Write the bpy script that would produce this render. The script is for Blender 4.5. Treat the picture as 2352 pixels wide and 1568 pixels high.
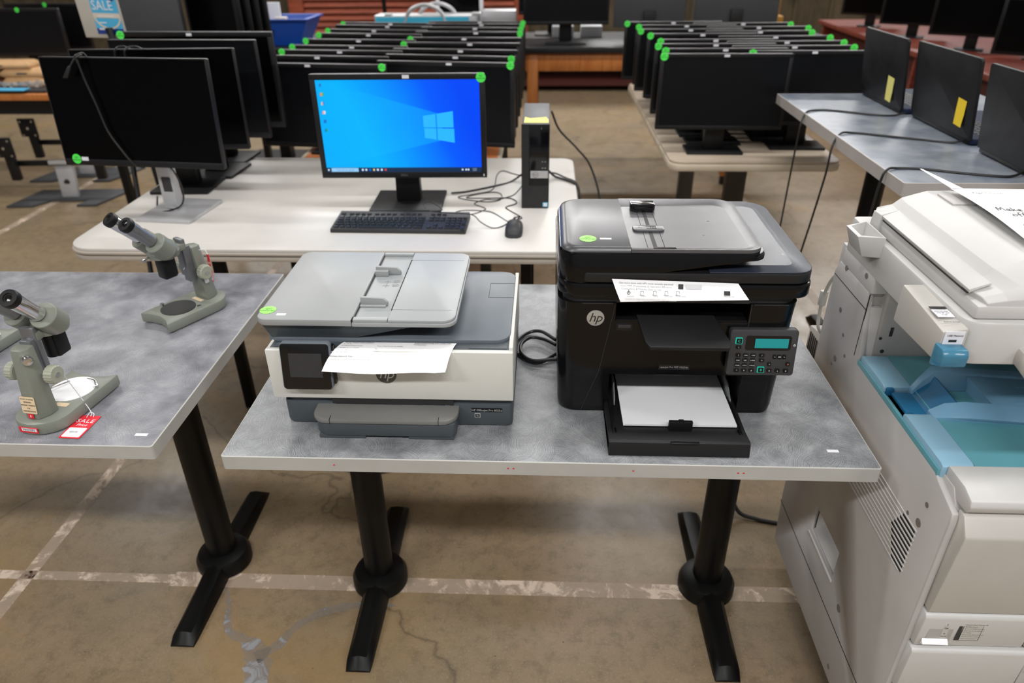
import bpy, bmesh, math, random
from mathutils import Matrix, Vector
R = math.radians
random.seed(7)
scene = bpy.context.scene
for o in list(bpy.data.objects): bpy.data.objects.remove(o)
COL = scene.collection

# ---------------------------------------------------------------- camera, exposure, light
cam_d = bpy.data.cameras.new('camera'); cam = bpy.data.objects.new('camera', cam_d); COL.objects.link(cam)
FPX = 1640.0
cam_d.sensor_width = 36.0; cam_d.lens = FPX/2352*36.0; cam_d.clip_start = .05; cam_d.clip_end = 60
vy = Vector((79, -942, FPX)).normalized(); vd = Vector((31, FPX*FPX/942, FPX)); vd = (vd - vd.dot(vy)*vy).normalized(); vx = vd.cross(vy).normalized()
right = Vector((vx.x, vy.x, -vd.x)); down = Vector((vx.y, vy.y, -vd.y)); fwd = Vector((vx.z, vy.z, -vd.z))
cm = Matrix((right, -down, -fwd)).transposed().to_4x4(); cm.translation = (0, 0, 1.56)
cam.matrix_world = cm
cam_d.dof.use_dof = True; cam_d.dof.focus_distance = 1.36; cam_d.dof.aperture_fstop = 3.4
scene.camera = cam
vs = scene.view_settings; vs.view_transform = 'Standard'; vs.look = 'None'; vs.exposure = 0.0; vs.gamma = 1; vs.use_curve_mapping = False
w = bpy.data.worlds.new('world'); scene.world = w; w.use_nodes = True
w.node_tree.nodes['Background'].inputs[0].default_value = (.8, .85, 1, 1); w.node_tree.nodes['Background'].inputs[1].default_value = .05
LIGHTS = [(x, y) for y in (-1.9, 2.2, 6.1, 10.2, 14.0, 18.0) for x in (-3.6, .3, 4.2)]
LPOW = 78
for i, (lx, ly) in enumerate(LIGHTS):
    ld = bpy.data.lights.new('lamp_light', 'AREA'); ld.shape = 'RECTANGLE'; ld.size = 2.4; ld.size_y = .32; ld.energy = LPOW*(1.75 if ly < 0 else .75 if ly < 3 else .9 if ly < 8 else 2.5)
    ld.color = (1.0, .995, .985)
    lo = bpy.data.objects.new('lamp_light', ld); COL.objects.link(lo); lo.location = (lx, ly, 4.38)

# ---------------------------------------------------------------- materials
class NT:
    def __init__(s, name):
        s.m = bpy.data.materials.new(name); s.m.use_nodes = True; s.t = s.m.node_tree; s.n = s.t.nodes; s.b = s.n['Principled BSDF']; s.out = s.n['Material Output']
    def new(s, typ, **kw):
        n = s.n.new(typ)
        for k, v in kw.items(): setattr(n, k, v)
        return n
    def link(s, a, b): s.t.links.new(a, b)
    def set(s, k, v):
        i = s.b.inputs[k]
        if hasattr(v, 'is_output') or isinstance(v, bpy.types.NodeSocket): s.link(v, i)
        else: i.default_value = v if not (isinstance(v, tuple) and len(v) == 3) else (*v, 1)
    def coord(s, scale=(1, 1, 1), rot=(0, 0, 0), loc=(0, 0, 0)):
        c = s.new('ShaderNodeTexCoord'); mp = s.new('ShaderNodeMapping'); s.link(c.outputs['Object'], mp.inputs[0])
        mp.inputs['Scale'].default_value = scale; mp.inputs['Rotation'].default_value = rot; mp.inputs['Location'].default_value = loc
        return mp.outputs[0]
    def noise(s, vec, scale, detail=4, rough=.55, dist=0, dim='3D'):
        n = s.new('ShaderNodeTexNoise'); n.noise_dimensions = dim
        if vec is not None: s.link(vec, n.inputs['W' if dim == '1D' else 'Vector'])
        n.inputs['Scale'].default_value = scale; n.inputs['Detail'].default_value = detail; n.inputs['Roughness'].default_value = rough; n.inputs['Distortion'].default_value = dist
        return n.outputs['Fac']
    def ramp(s, fac, stops):
        r = s.new('ShaderNodeValToRGB'); s.link(fac, r.inputs[0]); e = r.color_ramp.elements
        while len(e) < len(stops): e.new(.5)
        for el, (p, c) in zip(e, stops): el.position = p; el.color = (*c, 1) if isinstance(c, tuple) else (c, c, c, 1)
        return r.outputs[0]
    def mix(s, fac, a, b, typ='MIX'):
        m = s.new('ShaderNodeMix', data_type='RGBA', blend_type=typ)
        for k, v in ((0, fac), (6, a), (7, b)):
            if isinstance(v, bpy.types.NodeSocket): s.link(v, m.inputs[k])
            else: m.inputs[k].default_value = v if not isinstance(v, tuple) else (*v, 1)
        return m.outputs[2]
    def math(s, op, a, b=None, c=None):
        m = s.new('ShaderNodeMath', operation=op)
        for k, v in enumerate((a, b, c)):
            if v is None: continue
            if isinstance(v, bpy.types.NodeSocket): s.link(v, m.inputs[k])
            else: m.inputs[k].default_value = v
        return m.outputs[0]
    def vmath(s, op, a, b=None):
        m = s.new('ShaderNodeVectorMath', operation=op)
        for k, v in enumerate((a, b)):
            if v is None: continue
            if isinstance(v, bpy.types.NodeSocket): s.link(v, m.inputs[k])
            else: m.inputs[k].default_value = v
        return m
    def bump(s, h, strength=.2, dist=.001):
        b = s.new('ShaderNodeBump'); s.link(h, b.inputs['Height']); b.inputs['Strength'].default_value = strength; b.inputs['Distance'].default_value = dist
        s.link(b.outputs[0], s.b.inputs['Normal'])

def srgb(r, g, b):
    f = lambda c: (c/255/12.92) if c/255 <= .04045 else ((c/255+.055)/1.055)**2.4
    return (f(r), f(g), f(b))

def plastic(name, col, rough=.45, var=.06, spec=.5, metal=0, grain=0, coat=0):
    """a plain surface with slight procedural variation of tone and gloss"""
    t = NT(name); v = t.coord(); n = t.noise(v, 9, 3)
    dark = tuple(c*(1-var) for c in col); lite = tuple(min(1, c*(1+var)) for c in col)
    t.set('Base Color', t.ramp(n, [(.3, dark), (.7, lite)]))
    n2 = t.noise(v, 23, 3); t.set('Roughness', t.math('MULTIPLY_ADD', n2, .12, rough-.06))
    t.set('Metallic', metal); t.set('Specular IOR Level', spec); t.set('Coat Weight', coat)
    if grain: t.bump(t.noise(v, 1400, 1), grain, .0004)
    return t.m
def emissive(name, col, strength, base=(0, 0, 0)):
    t = NT(name); t.set('Base Color', base); t.set('Emission Color', col); t.set('Emission Strength', strength); t.set('Roughness', .3); return t.m

def floor_mat():
    t = NT('floor_concrete'); v = t.coord()
    big = t.noise(v, .9, 5, .6, .4); mid = t.noise(v, 4.5, 9, .74, .5); fine = t.noise(v, 22, 10, .8); mic = t.noise(v, 160, 4, .7)
    c = t.ramp(big, [(.30, srgb(120, 107, 85)), (.45, srgb(136, 120, 96)), (.58, srgb(150, 127, 104)), (.72, srgb(132, 118, 92))])
    c = t.mix(t.ramp(mid, [(.35, .0), (.62, .8)]), c, srgb(146, 127, 100))
    c = t.mix(t.ramp(mid, [(.56, .0), (.74, .8)]), c, srgb(104, 92, 70))
    c = t.mix(t.ramp(fine, [(.48, 0.), (.62, .7)]), c, srgb(112, 100, 78))
    c = t.mix(t.ramp(mic, [(.54, 0.), (.66, .5)]), c, srgb(168, 150, 124))
    # ochre and grey clouds, scattered dark specks
    och = t.noise(t.coord((1, 1, 1), loc=(5, 3, 0)), 1.6, 4, .6, .6); c = t.mix(t.ramp(och, [(.55, 0.), (.70, .5)]), c, srgb(160, 130, 86))
    gry = t.noise(t.coord((1, 1, 1), loc=(-7, 8, 0)), 1.2, 5, .65, .9); c = t.mix(t.ramp(gry, [(.56, 0.), (.72, .5)]), c, srgb(112, 108, 102))
    sp = t.new('ShaderNodeTexVoronoi'); t.link(t.vmath('ADD', v, t.vmath('SCALE', t.coord()).outputs[0]).outputs[0], sp.inputs['Vector']); sp.inputs['Scale'].default_value = 6.5; sp.inputs['Randomness'].default_value = 1
    spot = t.math('ADD', sp.outputs['Distance'], t.math('MULTIPLY', fine, .09)); c = t.mix(t.ramp(spot, [(.070, .75), (.085, 0.)]), c, srgb(78, 66, 54))
    # hairline cracks
    wv = t.mix(.10, v, t.new('ShaderNodeTexNoise').outputs['Color'])
    nn = [x for x in t.n if x.type == 'TEX_NOISE'][-1]; t.link(v, nn.inputs['Vector']); nn.inputs['Scale'].default_value = 3.0; nn.inputs['Detail'].default_value = 6
    wv = t.vmath('ADD', v, t.vmath('SCALE', nn.outputs['Color']).outputs[0]); t.n[wv.inputs[1].links[0].from_node.name].inputs['Scale'].default_value = .5
    vo = t.new('ShaderNodeTexVoronoi', feature='DISTANCE_TO_EDGE'); t.link(wv.outputs[0], vo.inputs['Vector']); vo.inputs['Scale'].default_value = .62
    c = t.mix(t.ramp(vo.outputs['Distance'], [(.0, .55), (.0022, .4), (.0045, 0.)]), c, srgb(70, 60, 50))
    t.set('Base Color', c)
    t.set('Roughness', t.ramp(mid, [(.3, .24), (.7, .42)])); t.set('Specular IOR Level', .5)
    t.bump(fine, .06, .002)
    return t.m

def laminate(name, dark, lite, tint, scale=1.0, rough=.36, swirl=2.5):
    """grey laminate with overlapping fans of fine brushed arcs"""
    t = NT(name); v = t.coord((1, 1, 0)); jit = t.noise(v, 30, 3); cloud = t.noise(v, 15*scale, 6, .64, .25)
    arcs = None
    for k, (sc, off) in enumerate(((13*scale, (0, 0, 0)), (17*scale, (3.3, 1.7, 0)), (22*scale, (7.1, 5.9, 0)))):
        vk = t.coord((1, 1, 0), loc=off); vo = t.new('ShaderNodeTexVoronoi', feature='SMOOTH_F1'); vo.voronoi_dimensions = '2D'; t.link(vk, vo.inputs['Vector']); vo.inputs['Scale'].default_value = sc; vo.inputs['Smoothness'].default_value = .05
        cell = t.new('ShaderNodeTexVoronoi'); cell.voronoi_dimensions = '2D'; t.link(vk, cell.inputs['Vector']); cell.inputs['Scale'].default_value = sc
        offc = t.vmath('SUBTRACT', cell.outputs['Color'], (.5, .5, .5)); offc = t.vmath('SCALE', offc.outputs[0]); offc.inputs['Scale'].default_value = .11/scale
        d = t.vmath('LENGTH', t.vmath('MULTIPLY', t.vmath('ADD', t.vmath('SUBTRACT', vk, cell.outputs['Position']).outputs[0], offc.outputs[0]).outputs[0], (1, 1, 0)).outputs[0])
        ln = t.noise(d.outputs['Value'], 1100*scale, 2, .8, 0, '1D')
        mask = t.ramp(cell.outputs['Distance'], [(.30, 1.), (.75, 0.)])
        a = t.math('MULTIPLY', t.math('SUBTRACT', ln, .5), mask)
        arcs = a if arcs is None else t.math('ADD', arcs, a)
    f = t.math('ADD', t.math('MULTIPLY_ADD', arcs, swirl, .5), t.math('MULTIPLY', t.math('SUBTRACT', cloud, .5), 1.55))
    c = t.ramp(f, [(.05, dark), (.5, tint), (.95, lite)])
    t.set('Base Color', c); t.set('Roughness', t.math('MULTIPLY_ADD', f, .12, rough-.05)); t.bump(arcs, .05, .0003)
    return t.m

def wallpaper(cx, cz, w_, h_):
    """the picture the switched-on screen shows: light fanning out of the window logo"""
    t = NT('screen_picture'); c = t.new('ShaderNodeTexCoord'); sx = t.new('ShaderNodeSeparateXYZ'); t.link(c.outputs['Object'], sx.inputs[0])
    u = t.math('DIVIDE', t.math('SUBTRACT', sx.outputs[0], cx-w_/2), w_); vv = t.math('DIVIDE', t.math('SUBTRACT', sx.outputs[2], cz-h_/2), h_)
    g = t.math('ADD', u, t.math('MULTIPLY', t.math('SUBTRACT', vv, .3), .22)); g = t.math('ADD', g, t.math('MULTIPLY', t.math('SUBTRACT', t.noise(c.outputs['Object'], 4, 2), .5), .12))
    col = t.ramp(g, [(.0, srgb(0, 176, 255)), (.30, srgb(0, 180, 255)), (.58, srgb(0, 140, 255)), (.80, srgb(0, 92, 255)), (1., srgb(0, 74, 250))])
    # two beams leaving the logo to the left
    dx = t.math('SUBTRACT', .76, u)
    up = t.math('SUBTRACT', vv, t.math('MULTIPLY_ADD', dx, .50, .64)); lo = t.math('SUBTRACT', vv, t.math('MULTIPLY_ADD', dx, -.42, .36))
    inside = t.math('MULTIPLY', t.math('LESS_THAN', up, 0), t.math('GREATER_THAN', lo, 0)); inside = t.math('MULTIPLY', inside, t.math('GREATER_THAN', dx, .0)); inside = t.math('MULTIPLY', inside, t.ramp(dx, [(.0, .35), (.5, .15), (.8, 0.)]))
    col = t.mix(inside, col, srgb(20, 200, 255))
    t.set('Base Color', (0, 0, 0)); t.set('Emission Color', col); t.set('Emission Strength', 1.0); t.set('Roughness', .35); t.set('Specular IOR Level', .2)
    return t.m

def worn_paint(name, col):
    t = NT(name); v = t.coord(); n = t.noise(v, 14, 6, .7, 1.0); n2 = t.noise(v, 2.0, 3)
    f = t.ramp(t.math('ADD', n, t.math('MULTIPLY', t.math('SUBTRACT', n2, .5), .6)), [(.40, 1.), (.50, .25)])
    t.set('Base Color', col); t.set('Roughness', .5)
    tr = t.new('ShaderNodeBsdfTransparent'); ms = t.new('ShaderNodeMixShader'); t.link(f, ms.inputs[0]); t.link(tr.outputs[0], ms.inputs[1]); t.link(t.b.outputs[0], ms.inputs[2]); t.link(ms.outputs[0], t.out.inputs[0])
    return t.m

def wood(name, a, b, rough=.4, scale=1.0, axis=(1, 9, 9)):
    t = NT(name); v = t.coord(tuple(q*scale for q in axis)); n = t.noise(v, 3.0, 5, .6, 1.2)
    t.set('Base Color', t.ramp(n, [(.3, a), (.7, b)])); t.set('Roughness', rough); return t.m

def vent_mesh(name, col):
    """dark grille made of small slanted slots"""
    t = NT(name); v = t.coord((1, 1, 1)); vo = t.new('ShaderNodeTexVoronoi'); t.link(v, vo.inputs['Vector']); vo.inputs['Scale'].default_value = 130; vo.inputs['Randomness'].default_value = .1
    t.set('Base Color', t.ramp(vo.outputs['Distance'], [(.35, (0.002, .002, .002)), (.5, col)])); t.set('Roughness', .5); return t.m

M = {}
M['floor'] = floor_mat()
M['lam_grey'] = laminate('brushed_grey_laminate', srgb(84, 87, 91), srgb(178, 180, 183), srgb(127, 129, 132))
M['lam_left'] = laminate('brushed_grey_laminate_soft', srgb(88, 89, 95), srgb(172, 173, 178), srgb(129, 130, 136), .7, .36, .9)
M['lam_blue'] = laminate('blue_grey_laminate', srgb(86, 98, 116), srgb(158, 162, 166), srgb(124, 131, 142), .7, .34, .3)
M['edge'] = plastic('table_edge_band', srgb(178, 177, 173), .45)
M['edge_warm'] = plastic('table_edge_warm', srgb(176, 170, 166), .45)
M['iron'] = plastic('black_cast_iron', (.0025, .0025, .0025), .40, spec=.25, grain=.3)
M['white_top'] = plastic('white_laminate', srgb(208, 204, 198), .38, .03)
M['cream_edge'] = plastic('cream_edge', srgb(176, 167, 156), .45)
M['cream_dark'] = plastic('edge_groove', srgb(110, 104, 96), .5)
M['beige_wood'] = wood('pale_wood_grain_laminate', srgb(176, 160, 142), srgb(205, 190, 170), .38)
M['beige_edge'] = plastic('beige_edge', srgb(205, 192, 170), .45)
M['orange_lam'] = plastic('orange_laminate', srgb(206, 124, 72), .4)
M['oak'] = wood('orange_varnished_wood', srgb(170, 96, 44), srgb(204, 130, 66), .4, 1.0, (9, 9, 1))
M['leg_taupe'] = plastic('taupe_steel', srgb(66, 62, 52), .5)
M['blk'] = plastic('black_plastic', (.005, .005, .0055), .42, spec=.35)
M['blk_tex'] = plastic('black_textured_plastic', (.008, .008, .009), .5, spec=.4, grain=.4)
M['blk_gloss'] = plastic('black_gloss_plastic', (.004, .004, .005), .14, spec=.5)
M['bezel'] = plastic('black_bezel', (.007, .007, .008), .42, spec=.4, grain=.2)
M['display'] = plastic('switched_off_display', (.0012, .0012, .0015), .22, spec=.12)
M['display2'] = plastic('dim_display', (.004, .0045, .006), .34, spec=.22)
M['darkgrey'] = plastic('dark_grey_plastic', (.030, .030, .032), .5)
M['backgrey'] = plastic('monitor_back_grey', srgb(62, 63, 66), .6, grain=.3)
M['silver'] = plastic('silver_plastic', srgb(190, 190, 192), .35, metal=.3)
M['chrome'] = plastic('chrome', (.75, .75, .76), .16, metal=1)
M['steel'] = plastic('brushed_steel', srgb(140, 142, 146), .38, metal=.7)
M['green'] = plastic('green_sticker', srgb(88, 250, 92), .5)
M['green2'] = plastic('pale_green_sticker', srgb(150, 235, 100), .5)
M['green_ink'] = plastic('sticker_ink', srgb(25, 110, 40), .6)
M['label'] = plastic('white_label', srgb(232, 232, 238), .6, .02)
M['paper'] = plastic('white_paper', srgb(250, 250, 252), .7, .01)
M['paper2'] = plastic('stacked_paper', srgb(228, 229, 232), .7, .01)
M['ink'] = plastic('black_ink', (.02, .02, .02), .6)
M['ink_grey'] = plastic('grey_ink', srgb(150, 150, 152), .6)
M['ink_lite'] = plastic('faint_ink', srgb(205, 205, 208), .6)
M['yellow'] = plastic('pale_yellow_paper', srgb(235, 228, 130), .7, .03)
M['yellow2'] = plastic('yellow_paper', srgb(250, 215, 40), .7, .05)
M['oj_lid'] = plastic('grey_printer_lid', srgb(152, 155, 156), .42, .03, grain=.15)
M['oj_lid2'] = plastic('grey_feeder_tray', srgb(158, 162, 164), .42, .03, grain=.15)
M['oj_dark'] = plastic('slate_plastic', srgb(68, 75, 80), .45, .05, grain=.15)
M['oj_mid'] = plastic('slate_blue_lid', srgb(98, 106, 114), .42, .05, grain=.15)
M['oj_tray'] = plastic('warm_grey_tray', srgb(118, 118, 116), .42, .04, grain=.15)
M['oj_white'] = plastic('off_white_panel', srgb(214, 214, 208), .42, .02)
M['lj'] = plastic('glossy_black_case', (.003, .003, .0035), .15, spec=.32)
M['lj_lid'] = plastic('satin_black_lid', srgb(66, 66, 70), .34, .08, spec=.7, grain=.08)
M['lj_tray'] = plastic('satin_grey_tray', srgb(84, 84, 88), .30, .10, spec=.8, grain=.06)
M['lj_glass'] = plastic('satin_navy_lid', srgb(40, 46, 60), .30, .10, spec=.7, grain=.25)
M['lj_side'] = plastic('satin_black_case', (.009, .009, .010), .38, grain=.3)
M['lj_panel'] = plastic('charcoal_panel', srgb(58, 58, 60), .42)
M['lcd'] = emissive('teal_lcd', srgb(25, 140, 140), .95)
M['teal_glow'] = emissive('teal_key_light', srgb(20, 185, 160), 1.0)
M['white_glow'] = emissive('white_key_mark', (.75, .75, .75), .9)
M['orange_glow'] = emissive('orange_key_mark', srgb(255, 140, 90), 1.0)
M['cp'] = plastic('copier_white', srgb(200, 199, 197), .42, .03, grain=.2)
M['cp2'] = plastic('copier_grey_white', srgb(188, 185, 183), .45, .05, grain=.2)
M['cp3'] = plastic('copier_cream', srgb(190, 187, 181), .42, .03, grain=.2)
M['cp_shadow'] = plastic('copier_slot', (.02, .02, .02), .6)
M['cp_blue'] = plastic('pale_blue_tray', srgb(140, 182, 205), .38, .03, grain=.2)
M['cp_teal'] = plastic('teal_tray', srgb(92, 152, 164), .4, .05, grain=.2)
M['cp_navy'] = plastic('deep_blue_tray', srgb(34, 100, 140), .3, .05)
M['red'] = plastic('red_tag', srgb(225, 40, 55), .5)
M['mic'] = plastic('grey_green_enamel', srgb(130, 134, 124), .38, .04, spec=.5)
M['mic2'] = plastic('pale_green_knob', srgb(165, 168, 152), .42)
M['tan_label'] = plastic('tan_label', srgb(228, 205, 170), .6)
M['kb'] = plastic('keyboard_black', srgb(48, 48, 50), .5, grain=.2)
M['key'] = plastic('key_black', srgb(38, 38, 40), .45)
M['case'] = plastic('pc_side_steel', srgb(66, 68, 74), .5, spec=.3)
M['grille'] = vent_mesh('pc_grille', srgb(38, 38, 40))
M['rubber'] = plastic('black_cable', (.014, .014, .014), .4)
M['cable_white'] = plastic('white_cable', srgb(205, 204, 196), .45)
M['lap'] = plastic('smudged_black_lid', srgb(24, 24, 26), .5, .45, spec=.3)
M['lap_deck'] = plastic('laptop_deck', srgb(26, 36, 60), .6, spec=.2)
M['blue_bin'] = plastic('blue_bin', srgb(10, 72, 170), .4)
M['louver'] = wood('rust_painted_louver', srgb(128, 62, 40), srgb(178, 88, 58), .55)
M['brownwall'] = wood('dark_brown_panelling', srgb(50, 42, 28), srgb(96, 82, 58), .7, .6, (3, 3, 1))
M['wallpaint'] = plastic('grey_wall_paint', srgb(150, 152, 155), .8)
M['ceil'] = plastic('ceiling_paint', srgb(205, 206, 206), .8)
M['desk_red'] = wood('reddish_wood', srgb(80, 30, 18), srgb(126, 54, 36), .5)
M['desk_in'] = plastic('dark_red_inside', srgb(70, 20, 12), .6)
M['kraft'] = plastic('kraft_paper', srgb(200, 160, 115), .7, .15)
M['cyan'] = plastic('cyan_panel', srgb(60, 180, 215), .5)
M['blue'] = plastic('blue_board', srgb(30, 90, 170), .5)
M['navy'] = plastic('navy_print', srgb(20, 60, 140), .5)
M['sky'] = plastic('light_blue_print', srgb(80, 180, 225), .5)
M['sand'] = plastic('sand_print', srgb(215, 205, 190), .5)
M['brass'] = plastic('mustard_paint', srgb(170, 120, 30), .5)
M['filler'] = worn_paint('grey_crack_filler', srgb(150, 150, 152))
M['line'] = worn_paint('worn_cream_paint', srgb(222, 202, 182))
M['glassblue'] = None
t = NT('clear_blue_plastic'); t.set('Base Color', srgb(95, 165, 200)); t.set('Roughness', .15); t.set('Transmission Weight', .55); t.set('IOR', 1.3); M['glassblue'] = t.m
t = NT('clear_plastic'); t.set('Base Color', (.92, .95, .97)); t.set('Roughness', .12); t.set('Transmission Weight', .85); t.set('IOR', 1.25); M['clear'] = t.m

# ---------------------------------------------------------------- mesh builder
def rrect(x0, x1, y0, y1, r, n=5):
    if isinstance(r, (int, float)): r = (r,)*4            # order: x0y0, x1y0, x1y1, x0y1
    pts = []
    for (cx, cy, a0, rr) in ((x0, y0, 180, r[0]), (x1, y0, 270, r[1]), (x1, y1, 0, r[2]), (x0, y1, 90, r[3])):
        if rr <= 0: pts.append((cx, cy)); continue
        ox = cx+rr if cx == x0 else cx-rr; oy = cy+rr if cy == y0 else cy-rr
        for k in range(n+1): a = R(a0+90*k/n); pts.append((ox+rr*math.cos(a), oy+rr*math.sin(a)))
    return pts
def smooth_path(pts, n=8):
    pts = [Vector(p) for p in pts]
    if len(pts) < 3: return pts
    P = [2*pts[0]-pts[1]]+pts+[2*pts[-1]-pts[-2]]; out = []
    for i in range(1, len(P)-2):
        a, b, c, d = P[i-1:i+3]
        for k in range(n):
            s = k/n; out.append(.5*((2*b)+(c-a)*s+(2*a-5*b+4*c-d)*s*s+(3*b-a-3*c+d)*s**3))
    return out+[pts[-1]]
FONTC = {}
class MB:
    def __init__(s): s.bm = bmesh.new()
    def add(s, b, mi=0, bev=0, seg=2, Mx=None, ang=30):
        if bev > 0:
            es = [e for e in b.edges if len(e.link_faces) == 2 and e.calc_face_angle(0) > R(ang)]
            bmesh.ops.bevel(b, geom=es, offset=bev, segments=seg, affect='EDGES', profile=.5, clamp_overlap=True)
        for f in b.faces: f.material_index = mi
        if Mx is not None: b.transform(Mx)
        me = bpy.data.meshes.new('tmp'); b.to_mesh(me); b.free(); s.bm.from_mesh(me); bpy.data.meshes.remove(me); return s
    def box(s, x0, x1, y0, y1, z0, z1, bev=0, mi=0, seg=2, Mx=None):
        return s.loft([[(x0, y0, z0), (x1, y0, z0), (x1, y1, z0), (x0, y1, z0)], [(x0, y0, z1), (x1, y0, z1), (x1, y1, z1), (x0, y1, z1)]], mi, bev, seg, Mx)
    def loft(s, secs, mi=0, bev=0, seg=2, Mx=None, caps=True, ang=30):
        b = bmesh.new(); rings = [[b.verts.new(p) for p in sec] for sec in secs]; n = len(rings[0])
        for a, c in zip(rings, rings[1:]):
            for i in range(n):
                try: b.faces.new((a[i], a[(i+1) % n], c[(i+1) % n], c[i]))
                except ValueError: pass
        if caps: b.faces.new(list(reversed(rings[0]))); b.faces.new(rings[-1])
        bmesh.ops.remove_doubles(b, verts=b.verts, dist=1e-6); bmesh.ops.recalc_face_normals(b, faces=b.faces)
        return s.add(b, mi, bev, seg, Mx, ang)
    def prism(s, pts, ax, a, b_, bev=0, mi=0, seg=2, Mx=None, ang=30):
        f = {'z': lambda p, q: (p[0], p[1], q), 'x': lambda p, q: (q, p[0], p[1]), 'y': lambda p, q: (p[0], q, p[1])}[ax]
        return s.loft([[f(p, a) for p in pts], [f(p, b_) for p in pts]], mi, bev, seg, Mx, ang=ang)
    def cyl(s, p0, p1, r0, r1=None, n=24, mi=0, bev=0, Mx=None, seg=2):
        p0, p1 = Vector(p0), Vector(p1); r1 = r0 if r1 is None else r1; d = (p1-p0).normalized(); u = d.orthogonal().normalized(); v = d.cross(u)
        return s.loft([[p+(u*math.cos(2*math.pi*k/n)+v*math.sin(2*math.pi*k/n))*r for k in range(n)] for p, r in ((p0, r0), (p1, r1))], mi, bev, seg, Mx, ang=50)
    def lathe(s, prof, p0, axis, n=24, mi=0, Mx=None, bev=0):
        p0 = Vector(p0); d = Vector(axis).normalized(); u = d.orthogonal().normalized(); v = d.cross(u)
        return s.loft([[p0+d*h+(u*math.cos(2*math.pi*k/n)+v*math.sin(2*math.pi*k/n))*max(r, 1e-5) for k in range(n)] for r, h in prof], mi, bev, 2, Mx)
    def tube(s, pts, r, n=8, mi=0, sm=8, Mx=None):
        P = smooth_path(pts, sm) if sm else [Vector(p) for p in pts]; secs = []; up = None
        for i, p in enumerate(P):
            d = (P[min(i+1, len(P)-1)]-P[max(i-1, 0)]).normalized()
            u = d.orthogonal().normalized() if up is None else (up-d*up.dot(d)).normalized(); up = u; v = d.cross(u)
            secs.append([p+(u*math.cos(2*math.pi*k/n)+v*math.sin(2*math.pi*k/n))*r for k in range(n)])
        return s.loft(secs, mi, 0, 2, Mx)
    def poly(s, pts, mi=0, Mx=None):
        b = bmesh.new(); b.faces.new([b.verts.new(p) for p in pts]); return s.add(b, mi, 0, 2, Mx)
    def text(s, txt, size, Mx, mi=0, ext=.0002, align='CENTER', shear=0, spacing=1):
        key = (txt, align, shear, spacing)
        if key not in FONTC:
            cu = bpy.data.curves.new('tmp', 'FONT'); cu.body = txt; cu.size = 1; cu.align_x = align; cu.align_y = 'CENTER'; cu.shear = shear; cu.space_character = spacing; cu.resolution_u = 2
            o = bpy.data.objects.new('tmp', cu); COL.objects.link(o); dg = bpy.context.evaluated_depsgraph_get(); me = bpy.data.meshes.new_from_object(o.evaluated_get(dg)); bpy.data.objects.remove(o); bpy.data.curves.remove(cu)
            FONTC[key] = me
        b = bmesh.new(); b.from_mesh(FONTC[key])
        r = bmesh.ops.extrude_face_region(b, geom=b.faces[:]); bmesh.ops.translate(b, verts=[g for g in r['geom'] if isinstance(g, bmesh.types.BMVert)], vec=(0, 0, ext/size))
        return s.add(b, mi, 0, 2, Mx @ Matrix.Scale(size, 4))
    def build(s, name, mats, parent=None, off=None, sharp=35):
        if not isinstance(mats, (list, tuple)): mats = [mats]
        if off is not None: s.bm.transform(Matrix.Translation(-Vector(off)))
        me = bpy.data.meshes.new(name); s.bm.to_mesh(me); s.bm.free()
        for m in mats: me.materials.append(M[m] if isinstance(m, str) else m)
        me.shade_smooth(); me.set_sharp_from_angle(angle=R(sharp))
        o = bpy.data.objects.new(name, me); COL.objects.link(o)
        if parent is not None: o.parent = parent
        elif off is not None: o.location = off
        return o
def XF(origin, xd, yd):
    """matrix with local x along xd, local y along yd (both world directions), z = x cross y"""
    x = Vector(xd).normalized(); z = x.cross(Vector(yd)).normalized(); y = z.cross(x); m = Matrix((x, y, z)).transposed().to_4x4(); m.translation = origin; return m
FRONT = ((1, 0, 0), (0, 0, 1)); TOP = ((1, 0, 0), (0, 1, 0)); LEFTF = ((0, -1, 0), (0, 0, 1))
def tag(o, label=None, cat=None, group=None, kind=None):
    for k, v in (('label', label), ('category', cat), ('group', group), ('kind', kind)):
        if v: o[k] = v
    return o
def thing(name, label, cat, loc=(0, 0, 0), rz=0, group=None):
    o = bpy.data.objects.new(name, None); COL.objects.link(o); o.empty_display_size = .05; o.location = loc; o.rotation_euler = (0, 0, rz); return tag(o, label, cat, group)
def dup(root, loc, rz, label=None, group=None):
    def cp(o, par):
        c = o.copy(); COL.objects.link(c)
        if par is not None: c.parent = par
        for ch in [x for x in bpy.data.objects if x.parent == o]: cp(ch, c)
        return c
    r = cp(root, None); r.location = loc; r.rotation_euler = (0, 0, rz)
    if label: r['label'] = label
    if group: r['group'] = group
    elif 'group' in r and group == '': del r['group']
    return r
def struct(name, mb, mat): return tag(mb.build(name, mat), kind='structure')

# ---------------------------------------------------------------- setting
WX0, WX1, WY0, WY1, CH, FY = -8.0, 8.0, -4.5, 9.0, 4.6, 21.0
struct('floor', MB().box(WX0, WX1, WY0, FY, -.1, 0), 'floor')
struct('ceiling', MB().box(WX0, WX1, WY0, FY, CH, CH+.1), 'ceil')
b = MB()
b.box(WX0, WX1, WY1, WY1+.15, 0, 2.4)
for i in range(40):
    x = WX0+i*.4; 
    if not (-3.1 < x < -.3): b.box(x, x+.035, WY1-.02, WY1, 0, 2.4)
struct('wall_back', b, 'brownwall')
struct('wall_left', MB().box(WX0-.15, WX0, WY0, FY, 0, CH), 'wallpaint')
struct('wall_right', MB().box(WX1, WX1+.15, WY0, FY, 0, CH), 'wallpaint')
struct('wall_rear', MB().box(WX0, WX1, FY, FY+.15, 0, CH), 'wallpaint')
struct('wall_front', MB().box(WX0, WX1, WY0-.15, WY0, 0, CH), 'wallpaint')
b = MB()
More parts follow.
